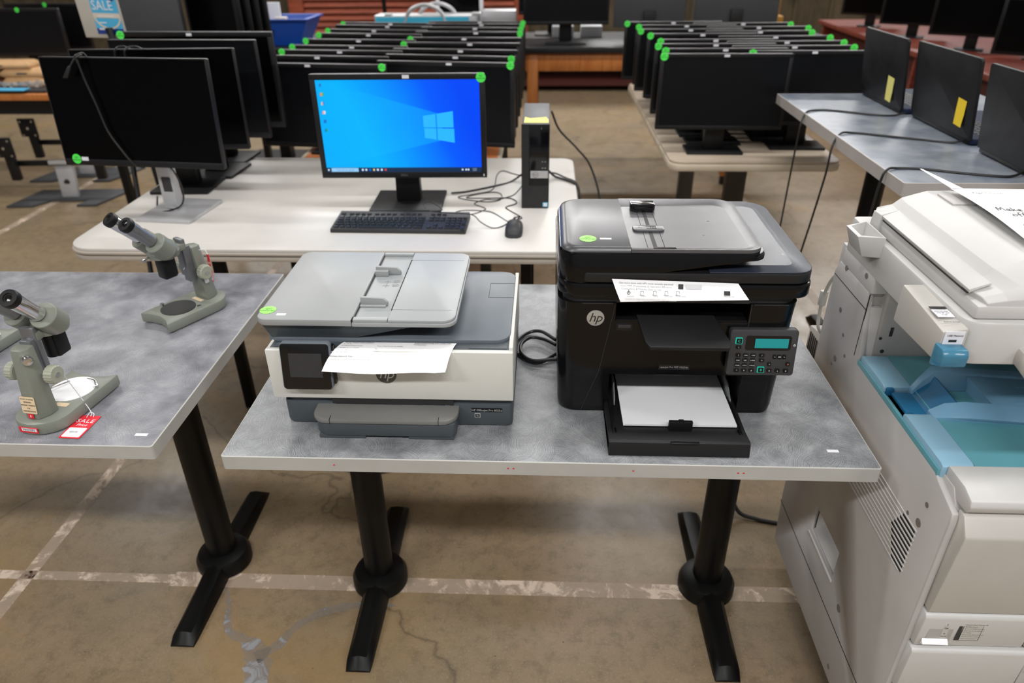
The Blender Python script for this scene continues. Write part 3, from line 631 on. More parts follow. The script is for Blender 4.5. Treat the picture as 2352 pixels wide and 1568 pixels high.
# thin cables on the table
def cable(name, pts, r, label, mat='rubber', z=None, cat='cable'):
    b = MB(); P = [(p[0], p[1], p[2] if len(p) > 2 else T+r) for p in pts]; b.tube(P, r, 8)
    return tag(b.build(name, mat, None, P[0]), label, cat)
cable('mouse_cable', [(-.092, 2.240, T+.014), (-.108, 2.262), (-.16, 2.345), (-.19, 2.375), (-.25, 2.385), (-.29, 2.378), (-.315, 2.345), (-.325, 2.325), (-.28, 2.335), (-.235, 2.352), (-.205, 2.39), (-.205, 2.41), (-.245, 2.455), (-.21, 2.50), (-.17, 2.50), (-.13, 2.53), (-.10, 2.58), (-.06, 2.78)], .0016, 'thin black mouse cable looping over the white table')
cable('keyboard_cable', [(-.40, 2.325, T+.03), (-.41, 2.36, T+.035), (-.385, 2.37, T+.035), (-.34, 2.30, T+.033), (-.38, 2.285, T+.033), (-.30, 2.275, T+.03), (-.235, 2.27, T+.026), (-.205, 2.24, T+.012), (-.165, 2.215), (-.13, 2.235), (-.095, 2.31), (-.078, 2.325), (-.085, 2.30), (-.072, 2.315), (-.115, 2.385), (-.13, 2.42), (-.095, 2.46), (-.105, 2.50), (-.135, 2.52), (-.22, 2.515), (-.28, 2.52), (-.245, 2.56), (-.185, 2.585), (-.155, 2.56), (-.155, 2.50), (-.20, 2.475), (-.28, 2.50), (-.31, 2.53), (-.25, 2.565), (-.19, 2.62), (-.185, 2.80), (-.165, 2.86), (-.12, 2.82), (-.06, 2.77)], .0018, 'thin black keyboard cable tangled on the white table')
cable('monitor_cable', [(-.34, 2.56, T+.006), (-.28, 2.59), (-.18, 2.66), (-.12, 2.72), (-.065, 2.775, T+.03)], .0035, 'thick black monitor cable running to the back of the tower')
cable('power_cable', [(.02, 2.77, T+.03), (.045, 2.76, T+.01), (.085, 2.735), (.12, 2.69, T+.004), (.139, 2.66, T-.03), (.145, 2.62, T-.15), (.15, 2.60, .35), (.16, 2.62, .05), (.22, 2.7, .006), (.4, 2.8, .006)], .0045, 'black power cable dropping off the right edge of the white table')
cable('power_cable', [(.02, 2.775, T+.02), (.05, 2.79, T+.012), (.09, 2.76), (.125, 2.70, T+.004), (.142, 2.67, T-.04), (.155, 2.64, T-.2), (.17, 2.64, .3), (.2, 2.66, .05), (.3, 2.75, .006)], .0035, 'thinner black cable beside the power cable at the white table edge')
cable('wall_cable', [(.028, 2.75, T+.26), (.06, 2.80, T+.18), (.13, 2.84, T+.10), (.19, 2.86, T+.02), (.235, 2.84, T-.12), (.245, 2.80, T-.3), (.24, 2.78, .2), (.26, 2.8, .01), (.5, 3.1, .008)], .0042, 'grey-black cable arcing from the back of the tower to the floor', 'darkgrey')

# ---------------------------------------------------------------- white and grey inkjet printer
off = (-.285, 1.30, T); P1 = thing('inkjet_printer', 'white and grey inkjet printer with feeder lid, left of the black printer', 'printer', off)
X0, X1, YF = -.517, -.052, 1.129
b = MB(); b.prism(rrect(X0+.013, X1-.002, YF+.006, 1.478, (.02, .012, .01, .01), 4), 'z', T+.001, T+.052, .004); b.prism(rrect(X0+.02, X1-.008, YF+.012, 1.475, (.015, .012, .01, .01), 4), 'z', T+.05, T+.067)
b.build('base', 'oj_dark', P1, off)
MB().box(-.405, -.168, YF+.004, YF+.02, T+.05, T+.066).build('tray_gap', 'ink', P1, off)
b = MB()                                                    # white shell: front band and the right side wall
b.box(X0, X1, YF, YF+.012, T+.065, T+.171, .0012); b.box(X1-.008, X1, YF+.0118, 1.478, T+.065, T+.176, .0012); b.box(X0, X0+.006, YF+.0118, 1.478, T+.065, T+.170, .0012)
b.build('shell', 'oj_white', P1, off)
b = MB().box(X0+.006, X1-.008, YF+.010, YF+.060, T+.10, T+.1705, .001); b.box(X0+.006, X1-.008, YF+.05, 1.475, T+.08, T+.155); b.box(-.135, X1-.012, YF+.016, YF+.040, T+.170, T+.1715)
b.build('deck', 'oj_dark', P1, off)
m = XF((X0+.020, YF+.022, T+.1708), *TOP); b = MB(); n = 24
b.loft([[(r*math.cos(2*math.pi*k/n), r*math.sin(2*math.pi*k/n), h) for k in range(n)] for r, h in ((.0075, 0), (.0075, .0006), (.0068, .0006), (.0068, .0001))], Mx=m); b.text('o', .008, m, 0)
b.build('power_button', 'oj_mid', P1, off)
b = MB(); b.prism(rrect(-.531, -.058, 1.165, 1.480, (.035, .03, .03, .03), 6), 'z', T+.163, T+.178, .003); SL = b.build('scanner_lid', 'oj_mid', P1, off)
b = MB().box(-.112, -.060, 1.345, 1.346, T+.1778, T+.1784).box(-.112, -.060, 1.415, 1.416, T+.1778, T+.1784).box(-.112, -.111, 1.345, 1.416, T+.1778, T+.1784); b.build('lid_seam', 'ink', SL, off)
b = MB(); b.loft([[(-.515, 1.168, T+.178), (-.355, 1.168, T+.178), (-.225, 1.178, T+.206), (-.18, 1.178, T+.208), (-.18, 1.46, T+.208), (-.225, 1.46, T+.206), (-.355, 1.46, T+.178), (-.515, 1.46, T+.178)], [(-.525, 1.157, T+.212), (-.355, 1.157, T+.212), (-.225, 1.157, T+.212), (-.17, 1.157, T+.212), (-.17, 1.47, T+.212), (-.225, 1.47, T+.212), (-.355, 1.47, T+.212), (-.525, 1.47, T+.212)]])
b.build('feeder_body', 'oj_dark', P1, off)
ZT = T+.225
b = MB(); b.prism(rrect(-.535, -.352, 1.150, 1.475, (.022, 0, 0, .022), 6), 'z', ZT-.014, ZT, .003)
b.build('feeder_cover', 'oj_lid', P1, off)
b = MB()   # sunken feeder tray with raised rim
b.prism(rrect(-.352, -.158, 1.150, 1.475, (0, .024, .024, 0), 6), 'z', ZT-.014, ZT-.006, .002)
b.box(-.3505, -.2855, 1.1525, 1.166, ZT-.008, ZT, .002).box(-.3505, -.2855, 1.462, 1.4725, ZT-.008, ZT, .002)
b.prism(rrect(-.285, -.160, 1.152, 1.473, (0, .024, .024, 0), 6), 'z', ZT-.007, ZT, .003)
FT = b.build('feeder_tray', 'oj_lid2', P1, off)
b = MB().box(-.353, -.350, 1.166, 1.462, ZT-.010, ZT-.004).box(-.2855, -.2845, 1.195, 1.43, ZT-.004, ZT+.0003).box(-.285, -.17, 1.1945, 1.1953, ZT-.004, ZT+.0001).box(-.285, -.17, 1.4295, 1.4303, ZT-.004, ZT+.0001).box(-.3525, -.3515, 1.151, 1.165, ZT-.010, ZT+.0003)
b.build('tray_seam', 'ink', FT, off)
for y, s_ in ((1.225, 1), (1.370, -1)):
    b = MB(); b.prism([(-.350, ZT-.006), (-.297, ZT-.006), (-.297, ZT+.001), (-.306, ZT+.010), (-.350, ZT+.012)], 'y', y-.004, y+.004, .0015); b.box(-.350, -.300, y-(.012 if s_ > 0 else 0), y+(.012 if s_ < 0 else 0), ZT-.0065, ZT-.002, .001)
    if s_ < 0: b.box(-.350, -.322, y-.014, y-.004, ZT-.006, ZT+.006, .001)
    b.build('paper_guide', 'oj_lid', FT, off)
b = MB()
for cx, cy, r in ((-.300, 1.315, .007), (-.300, 1.333, .007)):
    m = XF((cx, cy, ZT-.0058), *TOP); b.loft([[(q*math.cos(2*math.pi*k/20), q*math.sin(2*math.pi*k/20), .0003) for k in range(20)] for q in (r, r-.0012)], caps=False, Mx=m); b.box(-r, r, -.0006, .0006, 0, .0004, Mx=m @ Matrix.Rotation(.6, 4, 'Z'))
b.box(-.326, -.312, 1.312, 1.313, ZT-.006, ZT-.0054).box(-.326, -.312, 1.330, 1.331, ZT-.006, ZT-.0054).box(-.320, -.318, 1.306, 1.337, ZT-.006, ZT-.0054)
b.build('loading_marks', 'oj_lid', FT, off)
b = MB()   # touch panel tilted outwards
pm = Matrix.Translation((-.438, YF-.004, T+.143)) @ Matrix.Rotation(R(-9), 4, 'X')
b.prism(rrect(-.0475, .0475, -.0475, .0475, .008, 5), 'y', -.010, .006, .002, 0, Mx=pm); b.prism(rrect(-.0455, .0455, -.0455, .0455, .006, 5), 'y', -.0112, -.009, .0006, 1, Mx=pm); b.prism(rrect(-.031, .031, -.021, .027, .001, 2), 'y', -.0118, -.010, 0, 2, Mx=pm); b.box(.040, .052, .0, .012, -.040, .040, .003, 1, Mx=pm)
b.build('touch_panel', ['oj_mid', 'blk_gloss', 'darkgrey'], P1, off)
n = 32; m = XF((-.292, YF-.0002, T+.1215), *FRONT); b = MB()
b.loft([[(.0195*math.cos(2*math.pi*k/n), .0195*math.sin(2*math.pi*k/n), h) for k in range(n)] for h in (0, .0008)], Mx=m); b.text('hp', .030, m @ Matrix.Translation((.0, .001, .0008)), 1, shear=.28, spacing=.95)
b.build('maker_mark', [plastic('logo_grey', srgb(86, 88, 84), .5), 'oj_white'], P1, off)
b = MB(); b.text('HP OfficeJet Pro 8025e', .0062, XF((-.104, YF+.0048, T+.0385), *FRONT), 0); b.box(-.128, -.117, YF+.0052, YF+.006, T+.021, T+.031, 0, 0); b.box(-.1268, -.1182, YF+.0048, YF+.006, T+.0222, T+.0298, 0, 1)
b.text('%', .006, XF((-.1225, YF+.0046, T+.026), *FRONT), 0)
b.build('model_lettering', [plastic('silver_print', srgb(175, 178, 180), .5), 'ink'], P1, off)
MB().box(-.134, -.074, YF+.0056, YF+.0061, T+.0340, T+.0435).build('name_plate', 'blk', P1, off)
MB().text('o', .007, XF((-.495, YF-.0002, T+.140), *FRONT), 0).text('x', .007, XF((-.493, YF-.0002, T+.126), *FRONT), 0).build('indicator_marks', 'label', P1, off)
b = MB(); b.prism(rrect(-.432, -.160, 1.085, 1.22, (.028, .012, 0, 0), 6), 'z', T+.008, T+.038, .003)
b.bm.verts.ensure_lookup_table(); b.build('paper_tray', 'oj_dark', P1, off)
MB().prism(rrect(-.436, -.157, 1.082, 1.17, (.030, .030, 0, 0), 6), 'z', T+.038, T+.048, .003).build('tray_lid', 'oj_tray', P1, off); TL = bpy.data.objects[-1] if 0 else [o for o in P1.children if o.name.startswith('tray_lid')][0]
MB().box(-.3995, -.3985, 1.0815, 1.095, T+.038, T+.0485).box(-.1925, -.1915, 1.0815, 1.095, T+.038, T+.0485).build('tray_lid_seam', 'ink', TL, off)
for x in (-.405, -.180): MB().box(x-.005, x+.005, 1.133, 1.143, T+.0475, T+.0495, .002).build('tray_button', 'oj_mid', TL, off)
MB().box(-.425, -.335, 1.088, 1.22, T, T+.009, .001).box(-.252, -.165, 1.088, 1.22, T, T+.009, .001).build('tray_foot', 'oj_dark', P1, off)
sticker(P1, -.520-off[0], 1.187-off[1], ZT+.0002-off[2], .0155, mat='green2', face=TOP)
MB().box(-.498, -.480, 1.166, 1.174, ZT, ZT+.0006).build('price_label', 'label', P1, off)
# printed sheet hanging out of the slot
b = MB(); N = 12; top = []; 
for j in range(9):
    v = j/8; row = []
    for i in range(N+1):
        u = i/N; x = (-.374+u*.215)*(1-v)+(-.402+u*.228)*v; y = YF+.030-v*.066; z = T+.1735+.004*math.sin(v*2.2)-v*v*.030+.0022*math.sin(u*7+v*2)*v
        if u > .93 and v > .9: z += .003
        row.append((x, y, z))
    top.append(row)
bb = bmesh.new(); G = [[bb.verts.new(p) for p in r_] for r_ in top]
for j in range(8):
    for i in range(N): bb.faces.new((G[j][i], G[j+1][i], G[j+1][i+1], G[j][i+1]))
bmesh.ops.recalc_face_normals(bb, faces=bb.faces); bmesh.ops.solidify(bb, geom=bb.faces[:], thickness=.0002)
b.add(bb); sh1 = thing('printed_sheet', 'printed white page sticking out of the white and grey printer', 'paper', (-.28, YF, T+.17)); b.build('sheet', 'paper', sh1, (-.28, YF, T+.17))
b = MB()
def onsheet(u, v): j = v*8; j0 = min(int(j), 7); i = u*N; i0 = min(int(i), N-1); a = Vector(top[j0][i0]).lerp(Vector(top[j0][i0+1]), i-i0); c = Vector(top[j0+1][i0]).lerp(Vector(top[j0+1][i0+1]), i-i0); return a.lerp(c, j-j0)+Vector((0, -.0006, .0014))
for txt, u, v, s_, mi in (('Print Head Information', .03, .06, .0058, 0), ('Ser. No. 01', .03, .15, .0035, 1), ('HP Officejet Enabled Printer', .03, .24, .0035, 1), ('HP Web Services: Enabled', .03, .33, .0035, 1), ('Network Information', .03, .42, .0035, 1), ('Free Trial Setup', .03, .50, .0035, 1), ('Wireless Network Test', .0, .64, .0045, 0), ('Supported printing and mobile scan', .64, .06, .0048, 0), ('Working Days', .64, .14, .0040, 1), ('Printer Web Services are available', .34, .24, .0035, 1), ('No', .34, .36, .0035, 1), ('Enabled', .34, .44, .0035, 1), ('For additional help on wireless networking, please visit the support site at any time.', .0, .72, .0030, 1)):
    p = onsheet(u, v); q = onsheet(u, min(1, v+.08)); b.text(txt, s_, XF(p, (1, 0, 0), (p-q)), mi, ext=.00005, align='LEFT')
b.build('print', ['ink', 'ink_grey'], sh1, (-.28, YF, T+.17))

# ---------------------------------------------------------------- black laser printer
off = (.25, 1.38, T); P2 = thing('laser_printer', 'glossy black laser printer with keypad and open paper drawer', 'printer', off)
YF = 1.187
b = MB()      # main body with tapered front left, openings left free
body = [(.030, 1.225), (.034, 1.205), (.048, 1.192), (.075, YF)]
def sec(z, xl, xr, yf, yb=1.545): return rrect(xl, xr, yf, yb, (.035, .028, .02, .02), 6), z
LJ = []
for z, xl, xr, yf in ((.004, .036, .462, YF+.004), (.02, .034, .463, YF), (.14, .031, .468, YF), (.225, .030, .472, YF), (.248, .030, .474, YF)): LJ.append([(px, py, T+z) for px, py in rrect(xl, xr, yf, 1.545, (.035, .028, .02, .02), 6)])
b.loft(LJ, 0)
body = b.build('body', 'lj', P2, off)
# cut the output cavity and the drawer mouth
def cutter(x0, x1, y0, y1, z0, z1):
    c = MB().box(x0-off[0], x1-off[0], y0-off[1], y1-off[1], z0-off[2], z1-off[2]); o = c.build('cut', 'ink'); o.location = off; return o
cuts = [cutter(.138, .384, 1.15, 1.46, T+.211, T+.262), cutter(.134, .390, 1.15, 1.50, T+.014, T+.093)]
bpy.context.view_layer.update()
for c in cuts:
    md = body.modifiers.new('cut', 'BOOLEAN'); md.operation = 'DIFFERENCE'; md.object = c; md.solver = 'EXACT'
bpy.context.view_layer.update(); dg = bpy.context.evaluated_depsgraph_get(); nm_ = bpy.data.meshes.new_from_object(body.evaluated_get(dg)); body.modifiers.clear(); body.data = nm_; nm_.name = 'body'
for p in nm_.polygons: p.use_smooth = True
nm_.set_sharp_from_angle(angle=R(30))
for c in cuts: bpy.data.objects.remove(c)
b = MB()      # right shoulder block (satin) and left fairing seam
b.bm.free()
b = MB(); 
for p, q in (((.136, T+.245), (.1125, T+.10)), ((.1125, T+.10), (.080, T+.006))): b.loft([[(p[0], YF-.0006, p[1]), (p[0]+.0011, YF-.0006, p[1]), (p[0]+.0011, YF+.003, p[1]), (p[0], YF+.003, p[1])], [(q[0], YF-.0006, q[1]), (q[0]+.0011, YF-.0006, q[1]), (q[0]+.0011, YF+.003, q[1]), (q[0], YF+.003, q[1])]])
b.build('door_seam', 'ink', P2, off)
MB().box(.075, .132, YF-.0008, YF+.002, T+.2462, T+.2478).box(.390, .452, YF-.0008, YF+.002, T+.2462, T+.2478).box(.385, .3862, YF-.0008, YF+.002, T+.200, T+.2478).build('trim_strip', 'darkgrey', P2, off)
b = MB().box(.140, .172, YF-.001, YF+.004, T+.190, T+.207, .001, 0).box(.144, .168, YF-.0022, YF+.004, T+.196, T+.203, .001, 1); b.build('latch', ['blk_gloss', 'darkgrey'], P2, off)
b = MB().box(.139, .383, YF+.002, 1.455, T+.206, T+.2125, .0005).box(.315, .383, YF-.0008, YF+.01, T+.202, T+.209, .001); b.build('output_floor', 'blk', P2, off)
# flip-out output stop
b = MB(); b.loft([[(.178, YF+.012, T+.212), (.322, YF+.012, T+.212), (.322, YF+.012, T+.219), (.178, YF+.012, T+.219)], [(.192, YF-.040, T+.182), (.348, YF-.040, T+.182), (.348, YF-.040, T+.189), (.192, YF-.040, T+.189)], [(.200, YF-.050, T+.176), (.344, YF-.050, T+.176), (.344, YF-.050, T+.184), (.200, YF-.050, T+.184)]], bev=.0015); b.box(.230, .305, YF-.0508, YF-.046, T+.178, T+.182, .0006)
b.build('output_flap', 'blk_tex', P2, off)
n = 32; m = XF((.101, YF-.0003, T+.2165), *FRONT); b = MB()
b.loft([[(.0165*math.cos(2*math.pi*k/n), .0165*math.sin(2*math.pi*k/n), h) for k in range(n)] for h in (0, .001)], Mx=m, bev=.0003); b.text('hp', .026, m @ Matrix.Translation((0, .0005, .001)), 1, shear=.28, spacing=.95)
b.build('maker_mark', [plastic('logo_silver', srgb(172, 170, 164), .3, metal=.3), 'ink'], P2, off)
b = MB().box(.228, .287, YF-.0005, YF+.001, T+.1055, T+.1155, .0002, 0); b.text('LaserJet Pro MFP M225dn', .0052, XF((.2575, YF-.0006, T+.1105), *FRONT), 1); b.build('name_plate', ['blk_gloss', 'ink_grey'], P2, off)
# scanner bed and its lid
b = MB(); b.prism(rrect(.029, .492, YF-.006, 1.56, (.04, .035, .03, .03), 6), 'z', T+.262, T+.2895, .004); b.build('scanner_bed', 'lj', P2, off)
MB().prism(rrect(.040, .470, YF+.006, 1.54, .03, 5), 'z', T+.246, T+.263).build('scanner_neck', 'ink', P2, off)
b = MB(); b.prism(rrect(.060, .490, YF-.005, 1.575, (.03, .036, .05, .03), 6), 'z', T+.2905, T+.311, .004); b.build('scanner_lid', 'lj_side', P2, off)
b = MB(); b.prism(rrect(.30, .490, YF-.003, 1.573, (0, .036, .05, 0), 6), 'z', T+.310, T+.3135, .003); b.build('lid_top', 'lj_glass', P2, off)
b = MB(); P_ = rrect(.30, .466, YF+.020, 1.545, (0, .02, .03, 0), 5); Q_ = rrect(.30, .458, YF+.028, 1.537, (0, .016, .025, 0), 5)
b.loft([[(x, y, T+.3136) for x, y in P_], [(x, y, T+.3100+.0005) for x, y in Q_]], caps=False); b.poly([(x, y, T+.3138) for x, y in Q_]); b.build('lid_panel', 'lj_glass', P2, off)
b = MB()      # document feeder housing: deep at the left, thin at the right
OUT = rrect(.030, .400, YF-.002, 1.475, (.04, .03, .05, .05), 7)
def zb_(x): return T+.289 if x < .10 else T+.289+(min(x, .36)-.10)/.26*.045
b.loft([[(x, y, zb_(x)) for x, y in OUT], [(x, y, T+.340) for x, y in OUT], [(.215+(x-.215)*.985, 1.33+(y-1.33)*.985, T+.3455) for x, y in OUT]], 0, 0)
b.build('feeder_body', 'lj', P2, off)
ZT = T+.356
b = MB(); cv = rrect(.034, .158, YF+.004, 1.466, (.03, 0, 0, .04), 7)
b.loft([[(x, y, ZT-.010) for x, y in cv], [(x+(.003 if x < .15 else 0), 1.33+(y-1.33)*.985, ZT-.003) for x, y in cv], [(x+(.012 if x < .15 else 0), 1.33+(y-1.33)*.94, ZT) for x, y in cv]]); b.build('feeder_cover', 'lj_lid', P2, off, sharp=60)
b = MB(); fl = rrect(.159, .385, YF+.012, 1.462, (0, .022, .035, 0), 7); fo = rrect(.159, .393, YF+.004, 1.470, (0, .028, .042, 0), 7)
b.loft([[(x, y, ZT-.010) for x, y in fo], [(x, y, ZT-.003) for x, y in fo], [(x, y, ZT-.0035) for x, y in fl], [(x, y+(.006 if y < 1.3 else -.010-.02*(1-(x-.159)/.226)), ZT-.0085) for x, y in [(px if px < .2 else px-.012, py) for px, py in fl]]], bev=0, caps=False)
b.poly([(x, y, ZT-.0085) for x, y in [((px if px < .2 else px-.012), (py+(.006 if py < 1.3 else -.010-.02*(1-(px-.159)/.226)))) for px, py in fl]])
FT = b.build('feeder_tray', 'lj_tray', P2, off, sharp=40)
b = MB().box(.201, .208, 1.200, 1.405, ZT-.0088, ZT-.0080).box(.190, .191, 1.20, 1.40, ZT-.0088, ZT-.0078).box(.221, .222, 1.20, 1.40, ZT-.0088, ZT-.0078); b.build('guide_slot', 'ink', FT, off)
MB().prism(rrect(.178, .228, 1.405, 1.432, .004, 3), 'z', ZT-.008, ZT+.006, .003).box(.184, .224, 1.399, 1.406, ZT-.008, ZT+.001, .002).build('paper_guide', 'blk_gloss', FT, off)
MB().prism([(.190, ZT-.008), (.245, ZT-.008), (.238, ZT-.002), (.200, ZT-.002)], 'y', 1.196, 1.201, .001).build('paper_guide', 'blk_gloss', FT, off)
b = MB().prism(rrect(.172, .232, 1.288, 1.318, .010, 4), 'z', ZT-.009, ZT-.004, .003, 0); b.text('<-', .010, XF((.186, 1.303, ZT-.0039), *TOP), 1); b.box(.198, .217, 1.297, 1.298, ZT-.004, ZT-.0036, 0, 1).box(.198, .217, 1.309, 1.310, ZT-.004, ZT-.0036, 0, 1)
for k in range(4): b.box(.206+k*.003, .207+k*.003, 1.298, 1.309, ZT-.004, ZT-.0036, 0, 1)
b.build('guide_bridge', ['lj_tray', 'ink'], FT, off)
sticker(P2, .083-off[0], 1.232-off[1], ZT+.0002-off[2], .0155, mat='green2', face=TOP); MB().box(.105, .126, 1.229, 1.236, ZT, ZT+.0006).build('price_label', 'label', P2, off)
# control panel
cp = Matrix.Translation((.414, YF-.016, T+.156)) @ Matrix.Rotation(R(-7), 4, 'X'); PW, PH = .0625, .0465
b = MB(); b.prism(rrect(-PW, PW, -PH, PH, .006, 4), 'y', -.004, .014, .002, 0, Mx=cp)
panel = b.build('control_panel', 'lj_panel', P2, off)
def pp(u, v): return (-PW+u*2*PW, -PH+v*2*PH)
b = MB(); a, c = pp(.235, .565), pp(.90, .875); b.prism(rrect(a[0], c[0], a[1], c[1], .004, 3), 'y', -.0052, -.003, 0, 0, Mx=cp); a, c = pp(.37, .615), pp(.86, .815); b.box(a[0], c[0], -.0056, -.004, a[1], c[1], 0, 1, Mx=cp); b.build('panel_display', ['blk_gloss', 'lcd'], panel, off)
def pxf(u, v): q = pp(u, v); return cp @ XF((q[0], -.0066, q[1]), *FRONT)
KP = [(['1', '2 ABC', '3 DEF'], .455), (['4 GHI', '5 JKL', '6 MNO'], .345), (['7 PQRS', '8 TUV', '9 WXYZ'], .232), (['*', '0', '#'], .118)]
keys = []
for rw, v in KP:
    for j, tx in enumerate(rw): keys.append((tx, .145+j*.110, v, .0095, .0062))
keys += [('/', .493, .455, .0095, .0062), ('=', .500, .345, .0095, .0062), ('OK', .755, .425, .007, .008), ('<', .685, .425, .006, .008), ('>', .825, .425, .006, .008), ('<', .622, .26, .007, .007), ('X', .895, .265, .007, .007), ('%', .632, .118, .009, .0068), ('o', .755, .118, .009, .0068), ('E', .878, .118, .009, .0068), ('(', .135, .63, .0095, .0062)]
for tx, u, v, hw, hh in keys:
    q = pp(u, v); b = MB(); b.prism(rrect(q[0]-hw/2, q[0]+hw/2, q[1]-hh/2, q[1]+hh/2, .0012, 2), 'y', -.0064, -.0035, .0004, 0, Mx=cp); b.text(tx, .0040 if len(tx) < 3 else .0026, pxf(u, v), 1, ext=.0001)
    b.build('key', ['blk', 'orange_glow' if tx == 'X' else 'white_glow'], panel, off)
for tx, u, v in (('C', .130, .765), ('B', .505, .135)):
    q = pp(u, v); h = .0062; b = MB(); b.prism(rrect(q[0]-h, q[0]+h, q[1]-h, q[1]+h, .001, 2), 'y', -.0064, -.0035, .0004, 1, Mx=cp); b.prism(rrect(q[0]-h*.82, q[0]+h*.82, q[1]-h*.82, q[1]+h*.82, .0008, 2), 'y', -.0068, -.0035, 0, 0, Mx=cp); b.text(tx, .007, pxf(u, v) @ Matrix.Translation((0, 0, .0003)), 1, ext=.0001)
    b.build('key', ['blk', 'teal_glow'], panel, off)
b = MB().text('O', .006, cp @ XF((*[pp(.955, .67)[0]], -.0042, pp(.955, .67)[1]), *FRONT), 0, ext=.0001).box(pp(.955, .67)[0]-.0003, pp(.955, .67)[0]+.0003, -.0044, -.004, pp(.955, .67)[1], pp(.955, .67)[1]+.0035, Mx=cp); b.build('power_mark', 'white_glow', panel, off)
# open paper drawer
b = MB()
b.prism([(1.050, T), (1.056, T+.028), (1.062, T+.030), (1.20, T+.014), (1.20, T+.004), (1.062, T+.002)], 'x', .127, .386, .002)
b.box(.127, .139, 1.056, 1.215, T+.002, T+.026, .002).box(.374, .386, 1.056, 1.215, T+.002, T+.026, .002).box(.135, .389, 1.19, 1.49, T+.004, T+.016)
PD = b.build('paper_drawer', 'blk_tex', P2, off)
b = MB()
for k in range(4): b.box(.1405, .1435, 1.085+k*.004, 1.087+k*.004, T+.024, T+.029).box(.371, .374, 1.085+k*.004, 1.087+k*.004, T+.024, T+.029)
b.box(.136, .137, 1.07, 1.2, T+.026, T+.0275).box(.3765, .3775, 1.07, 1.2, T+.026, T+.0275); b.build('drawer_detail', 'blk_gloss', PD, off)
b = MB().box(.141, .384, YF+.034, YF+.042, T+.078, T+.086, .001).box(.225, .285, YF+.028, YF+.040, T+.073, T+.084, .002); b.build('pickup_bar', 'blk_gloss', P2, off)
for s_, x in ((1, .147), (-1, .380)):
    MB().prism([(1.19, T+.016), (1.29, T+.016), (1.29, T+.05), (1.23, T+.048), (1.195, T+.030)], 'x', min(x, x+s_*.003), max(x, x+s_*.003), .001).build('drawer_guide', 'clear', PD, off)
b = MB().box(.242, .287, 1.098, 1.106, T+.020, T+.044, .002).box(.260, .270, 1.099, 1.105, T+.043, T+.0465, .001).box(.240, .292, 1.060, 1.098, T+.018, T+.0265, .002).box(.240, .292, 1.0505, 1.058, T+.0285, T+.0305, .0006)
b.build('paper_stop', 'blk', PD, off)
stk = MB(); stk.loft([[(.158, 1.108, T+.027), (.372, 1.108, T+.027), (.372, 1.46, T+.019), (.158, 1.46, T+.019)], [(.158, 1.108, T+.031), (.372, 1.108, T+.031), (.372, 1.46, T+.023), (.158, 1.46, T+.023)]])
tag(stk.build('paper_stack', 'paper2', None, (.265, 1.2, T+.027)), 'stack of blank white paper in the open drawer of the black printer', 'paper')
# demonstration page hanging out of the scanner lid
o3 = (.25, YF, T+.27); sh = thing('printed_sheet', 'printed white page with a row of icons hanging from the black printer', 'paper', o3)
A_, B_, C_, D_ = Vector((.126, YF-.008, T+.3005)), Vector((.352, YF-.008, T+.2935)), Vector((.368, YF-.032, T+.274)), Vector((.141, YF-.032, T+.268))
b = MB(); bb = bmesh.new(); G = []
for j in range(13):
    v = j/12; G.append([bb.verts.new(A_.lerp(B_, i/8).lerp(D_.lerp(C_, i/8), v)+Vector((0, -.006*math.sin(v*2.6), 0))) for i in range(9)])
for j in range(12):
    for i in range(8): bb.faces.new((G[j][i], G[j+1][i], G[j+1][i+1], G[j][i+1]))
bmesh.ops.recalc_face_normals(bb, faces=bb.faces); bmesh.ops.solidify(bb, geom=bb.faces[:], thickness=.0002); b.add(bb); b.build('sheet', 'paper', sh, o3)
b = MB(); yd = (A_-D_).normalized(); xd = (B_-A_).normalized()
def on3(u, v): return A_.lerp(B_, u).lerp(D_.lerp(C_, u), v)+Vector((0, -.006*math.sin(v*2.6)-.0012, .0012))
for tx, u, v, s_, mi in (('Get more done with HP\'s most versatile personal', .045, .15, .0048, 1), ('mono MFP. Productivity & Operation Efficiency.', .045, .27, .0048, 1), ('Connectivity & Mobility. Easy to Use.', .045, .39, .0048, 1), ('Auto On/Off', .065, .73, .0025, 1), ('HP ePrint', .175, .73, .0025, 1), ('Ethernet', .275, .73, .0025, 1), ('Scan to Email', .365, .73, .0025, 1), ('Wireless Printing', .45, .73, .0025, 1), ('www.hp.com', .82, .74, .0036, 1), ('All product and company names are trademarks of their owners. Features may require a purchase', .045, .83, .0028, 2), ('of an accessory. Designs and specifications are subject to change without notice.', .045, .885, .0028, 2)):
    b.text(tx, s_, XF(on3(u, v), xd, yd), mi, ext=.00005, align='LEFT')
for u in (.195, .295, .385, .475):
    m = XF(on3(u, .58), xd, yd); b.box(-.0045, .0045, -.004, -.0032, 0, .0001, 0, 1, Mx=m).box(-.003, -.0022, -.004, .004, 0, .0001, 0, 1, Mx=m).box(-.003, .003, .003, .0038, 0, .0001, 0, 1, Mx=m).box(.0022, .003, -.001, .004, 0, .0001, 0, 1, Mx=m)
m = XF(on3(.09, .58), xd, yd); b.text('O', .009, m, 0, ext=.0001); b.box(-.0005, .0005, .0, .006, 0, .0002, 0, 0, Mx=m)
m = XF(on3(.86, .56), xd, yd); b.box(-.0055, .0055, -.004, .004, 0, .0001, 0, 0, Mx=m); m = XF(on3(.525, .32), xd, yd); b.box(-.006, .003, -.002, .007, 0, .0001, 0, 0, Mx=m)
m = XF(on3(.62, .32), xd, yd); b.box(-.014, .014, -.002, .007, 0, .0001, 0, 2, Mx=m)
b.build('print', ['ink', 'ink_grey', 'ink_lite'], sh, o3)
b = MB()
